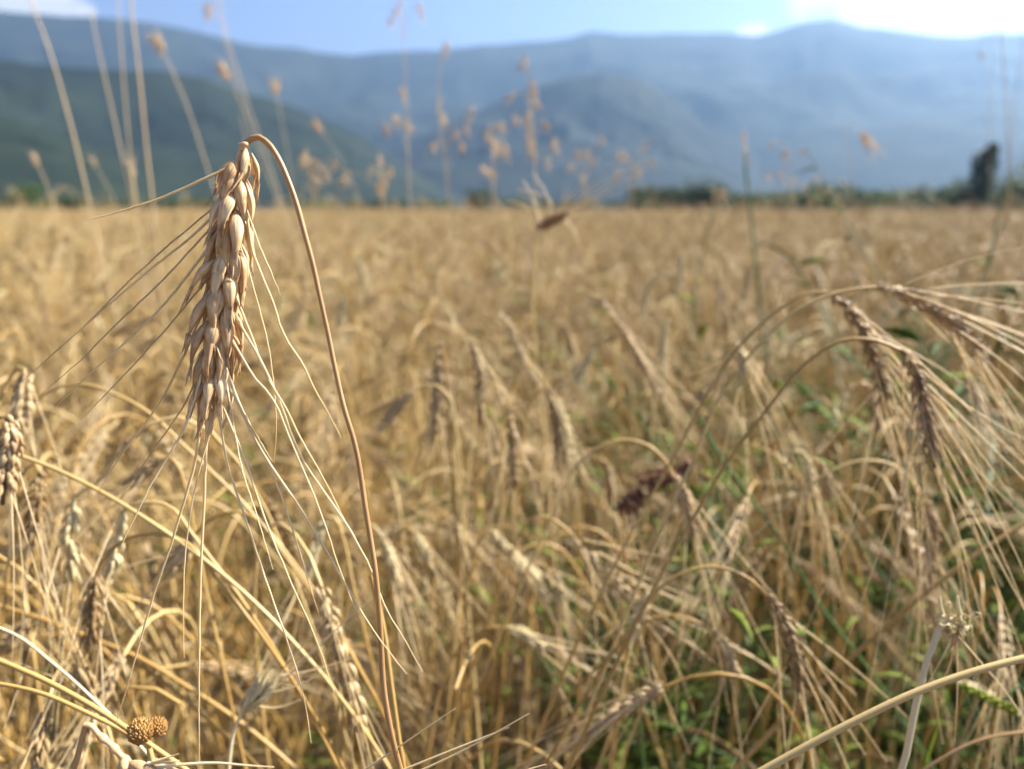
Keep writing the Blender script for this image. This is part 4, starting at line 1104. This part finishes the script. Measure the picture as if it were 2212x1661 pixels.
# ------------------------------------------------------------------ green weeds
def weed_variant(seed):
    g = np.random.default_rng(seed)
    st, le = MB(), MB()
    h = g.uniform(.22, .42)
    P = smooth_path([(0, 0, 0), (g.normal(0, .02), g.normal(0, .02), h * .4), (g.normal(0, .05), g.normal(0, .05), h * .75), (g.normal(0, .09), g.normal(0, .09), h)], 24)
    tube(st, P, np.linspace(.0014, .0006, 24), 6)
    stems = [P]
    for k in range(int(g.integers(4, 8))):
        i = int(g.uniform(5, 20)); a = g.uniform(0, 6.28); ln = g.uniform(.06, .16)
        dv = np.array((math.cos(a), math.sin(a), g.uniform(.4, 1.4)))
        Q = smooth_path([P[i], P[i] + dv * ln * .5, P[i] + dv * ln + g.normal(0, .01, 3)], 12); tube(st, Q, np.linspace(.0008, .0004, 12), 5); stems.append(Q)
    for Q in stems:
        for k in range(7 if len(Q) < 20 else 12):
            q = Q[int(g.uniform(.2, 1) * (len(Q) - 1))]; a = g.uniform(0, 6.28); ln = g.uniform(.012, .034)
            dv = np.array((math.cos(a), math.sin(a), g.uniform(-.2, .8)))
            B = smooth_path([q, q + dv * ln * .5, q + dv * ln + np.array((0, 0, -ln * .25))], 6)
            blade(le, B, np.array([.15, .8, 1, .85, .5, .04]) * ln * g.uniform(.06, .13), g.normal(0, .5, 3) + np.array((0, 0, 1.0)), .3)
    return st.mesh('stem', M['green_stem']), le.mesh('leaf', M['green'])


weeds = [weed_variant(300 + k) for k in range(7)]
n = 0
while n < 114:
    if n < 88: y = gg.uniform(.50, 1.35); x = gg.uniform(.20, .74) * (y + .10)
    else: y = gg.uniform(.6, 1.5); x = gg.uniform(-.62, .30) * y
    if math.hypot(x, y) < .56: continue
    n += 1
    a = math.degrees(math.atan2(x, y)); d = math.hypot(x, y)
    lab = ('green bushy weed ' + ('close ' if d < .85 else 'set back ') + ('below the fanned awns at the edge of the view' if a > 22 else 'under the drooping ear and the crossing tan straws' if a > 8 else
           'in the dark gap under the middle stand' if a > -8 else 'deep among the stalks below the sharp ear'))
    r_ = root('weed_plant', (x, y, -.005), lab, 'weed', 'green weeds between the wheat', gg.uniform(0, 6.28))
    s = gg.uniform(1.15, 1.85) if x > .15 else gg.uniform(1.0, 1.5); r_.scale = (s, s, s)
    for nm, me in zip(('stem', 'foliage'), weeds[n % 7]):
        o = bpy.data.objects.new(nm, me); C.objects.link(o); o.parent = r_

# ------------------------------------------------------------------ litter and low cover on the soil
mb = MB()
for k in range(1500):
    y = gg.uniform(.2, 3.2); x = gg.uniform(-.9, .9) * (y + .3); a = gg.uniform(0, 3.14); L = gg.uniform(.008, .09)
    p = np.array((x, y, gg.uniform(.004, .02))); dv = np.array((math.cos(a), math.sin(a), gg.normal(0, .16)))
    tube(mb, np.stack([p, p + dv * L * .5 + gg.normal(0, .003, 3), p + dv * L]), gg.uniform(.0007, .0016), 4)
for k in range(1600):
    y = gg.uniform(.6, 2.6); x = gg.uniform(-.8, .8) * y; p = np.array((x, y, gg.uniform(.005, .03)))
    kernel(mb, p, gg.normal(size=3), np.array((0, 0, 1.0)), gg.uniform(.004, .009), gg.uniform(.003, .005), 4, 5)
tag(mb.build('straw_litter', M['litter']), kind='stuff')
mb = MB()
for k in range(5200):
    y = gg.uniform(.3, 3.4); x = gg.uniform(-.85, .85) * (y + .2)
    if gg.random() > (.75 if x > .08 * y else .16): continue
    p = np.array((x, y, gg.uniform(.0, .11))); a = gg.uniform(0, 6.28); ln = gg.uniform(.01, .05)
    dv = np.array((math.cos(a), math.sin(a), gg.uniform(0, 1.6)))
    blade(mb, smooth_path([p, p + dv * ln * .5, p + dv * ln + np.array((0, 0, -ln * .3))], 5), np.array([.2, .8, 1, .7, .05]) * ln * gg.uniform(.06, .2), gg.normal(0, .6, 3) + np.array((0, 0, 1.0)), .3)
tag(mb.build('undergrowth', M['green']), kind='stuff')


# ================================================================== THE REST OF THE FIELD (nobody could count it)
def multi_mesh(name, parts):
    big = MB(); idx = []
    for b, m in parts:
        idx.append(np.full(sum(len(f) for f in b.f), len(idx))); big.add(b)
    me = big.mesh(name, None)
    for b, m in parts: me.materials.append(m)
    me.polygons.foreach_set('material_index', np.concatenate(idx).astype(np.int32)); me.update()
    return me


src = bpy.data.collections.new('field_plants')
for k in range(14):
    st, ea, be, le = wheat_variant(2000 + k, 0)
    o = bpy.data.objects.new(f'wheat_plant_{k:02d}', multi_mesh('wheat_plant', [(st, M['stalk']), (ea, M[ear_mats[k % 8]]), (be, M['field_awn'])] + [(q, M['leaf_dry']) for q in le])); src.objects.link(o)
src2 = bpy.data.collections.new('field_weeds')
for k in range(7):
    o = bpy.data.objects.new(f'weed_{k:02d}', weeds[k][1]); src2.objects.link(o)      # leaves only: the stems do not show


def scatter_group(coll):
    ng = bpy.data.node_groups.new('scatter', 'GeometryNodeTree')
    ng.interface.new_socket('Geometry', in_out='INPUT', socket_type='NodeSocketGeometry')
    ng.interface.new_socket('Geometry', in_out='OUTPUT', socket_type='NodeSocketGeometry')
    n = ng.nodes.new; L = ng.links.new
    gi, go = n('NodeGroupInput'), n('NodeGroupOutput')
    ci = n('GeometryNodeCollectionInfo'); ci.inputs['Collection'].default_value = coll
    ci.inputs['Separate Children'].default_value = True; ci.inputs['Reset Children'].default_value = True
    ip = n('GeometryNodeInstanceOnPoints'); ip.inputs['Pick Instance'].default_value = True
    na = []
    for nm, ty in (('rot', 'FLOAT_VECTOR'), ('scl', 'FLOAT'), ('idx', 'INT')):
        a = n('GeometryNodeInputNamedAttribute'); a.data_type = ty; a.inputs['Name'].default_value = nm; na.append(a)
    er = n('FunctionNodeEulerToRotation')
    L(na[0].outputs['Attribute'], er.inputs[0]); L(er.outputs[0], ip.inputs['Rotation'])
    L(na[1].outputs['Attribute'], ip.inputs['Scale']); L(na[2].outputs['Attribute'], ip.inputs['Instance Index'])
    L(gi.outputs[0], ip.inputs['Points']); L(ci.outputs[0], ip.inputs['Instance']); L(ip.outputs[0], go.inputs[0])
    return ng


def scatter(name, coll, P, rot, scl, idx):
    me = bpy.data.meshes.new(name); n = len(P)
    me.vertices.add(n); me.vertices.foreach_set('co', P.astype(np.float32).ravel())
    for nm, ty, key, dat in (('rot', 'FLOAT_VECTOR', 'vector', rot.astype(np.float32).ravel()), ('scl', 'FLOAT', 'value', scl.astype(np.float32)), ('idx', 'INT', 'value', idx.astype(np.int32))):
        me.attributes.new(nm, ty, 'POINT').data.foreach_set(key, dat)
    o = bpy.data.objects.new(name, me); C.objects.link(o)
    md = o.modifiers.new('scatter', 'NODES'); md.node_group = scatter_group(coll)
    return tag(o, kind='stuff')


def wedge(r0, r1, dens, half):
    n = int(dens * R(half) * (r1 * r1 - r0 * r0))
    r = np.sqrt(gg.uniform(r0 * r0, r1 * r1, n)); a = R(half) * gg.uniform(-1, 1, n)
    return np.stack([r * np.sin(a), r * np.cos(a), np.zeros(n)], 1)


pts = [wedge(1.42, 4, 330, 43), wedge(4, 12, 170, 42), wedge(12, 40, 60, 40), wedge(40, 120, 5, 39), wedge(120, 225, 1.8, 39)]
# beside the view, so that shadows fall in from there and a step aside still shows wheat
n_ = 3600
sx = gg.uniform(-2.6, 2.6, n_); sy = gg.uniform(-.7, 2.2, n_)
sx, sy = np.where((sx > 0) & (np.hypot(sx, sy) < .85), -9, sx), sy
ok = (sx > -8) & (np.abs(sx) > .80 * (np.maximum(sy, 0) + .12) + .10) & (np.hypot(sx, sy) > .55)
pts.append(np.stack([sx[ok], sy[ok], 0 * sx[ok]], 1))
P = np.concatenate(pts); n_ = len(P)
rot = np.stack([gg.normal(0, .07, n_), gg.normal(0, .07, n_), gg.uniform(0, 6.28, n_)], 1)
P[:, 2] += (fbm(P[:, 0] * .12 + 50, P[:, 1] * .12 + 50, 77, 4) - .47) * .10
tallest = (gg.random(n_) < .05) & (P[:, 1] > 4) & (P[:, 1] < 60)
scatter('wheat_field', src, P, rot, np.where(tallest, gg.uniform(.18, .42, n_), 0) + 1 + gg.uniform(-1, 1, n_) * np.interp(P[:, 1], [0, 10, 50, 120], [.16, .18, .30, .55]), gg.integers(0, 14, n_))
Pw = np.concatenate([wedge(1.5, 12, 30, 42), wedge(12, 60, 4, 40)])
keep = fbm(Pw[:, 0] * .35 + 9, Pw[:, 1] * .35 + 9, 55, 3) + np.where(Pw[:, 0] > .3 * Pw[:, 1], .14, 0) > .405
Pw = Pw[keep]; n_ = len(Pw)
scatter('field_weeds', src2, Pw, np.stack([gg.normal(0, .1, n_), gg.normal(0, .1, n_), gg.uniform(0, 6.28, n_)], 1), gg.uniform(1.2, 1.65, n_), gg.integers(0, 7, n_))
print('wheat individuals', len(spots), 'field', len(P), 'weeds', len(Pw))
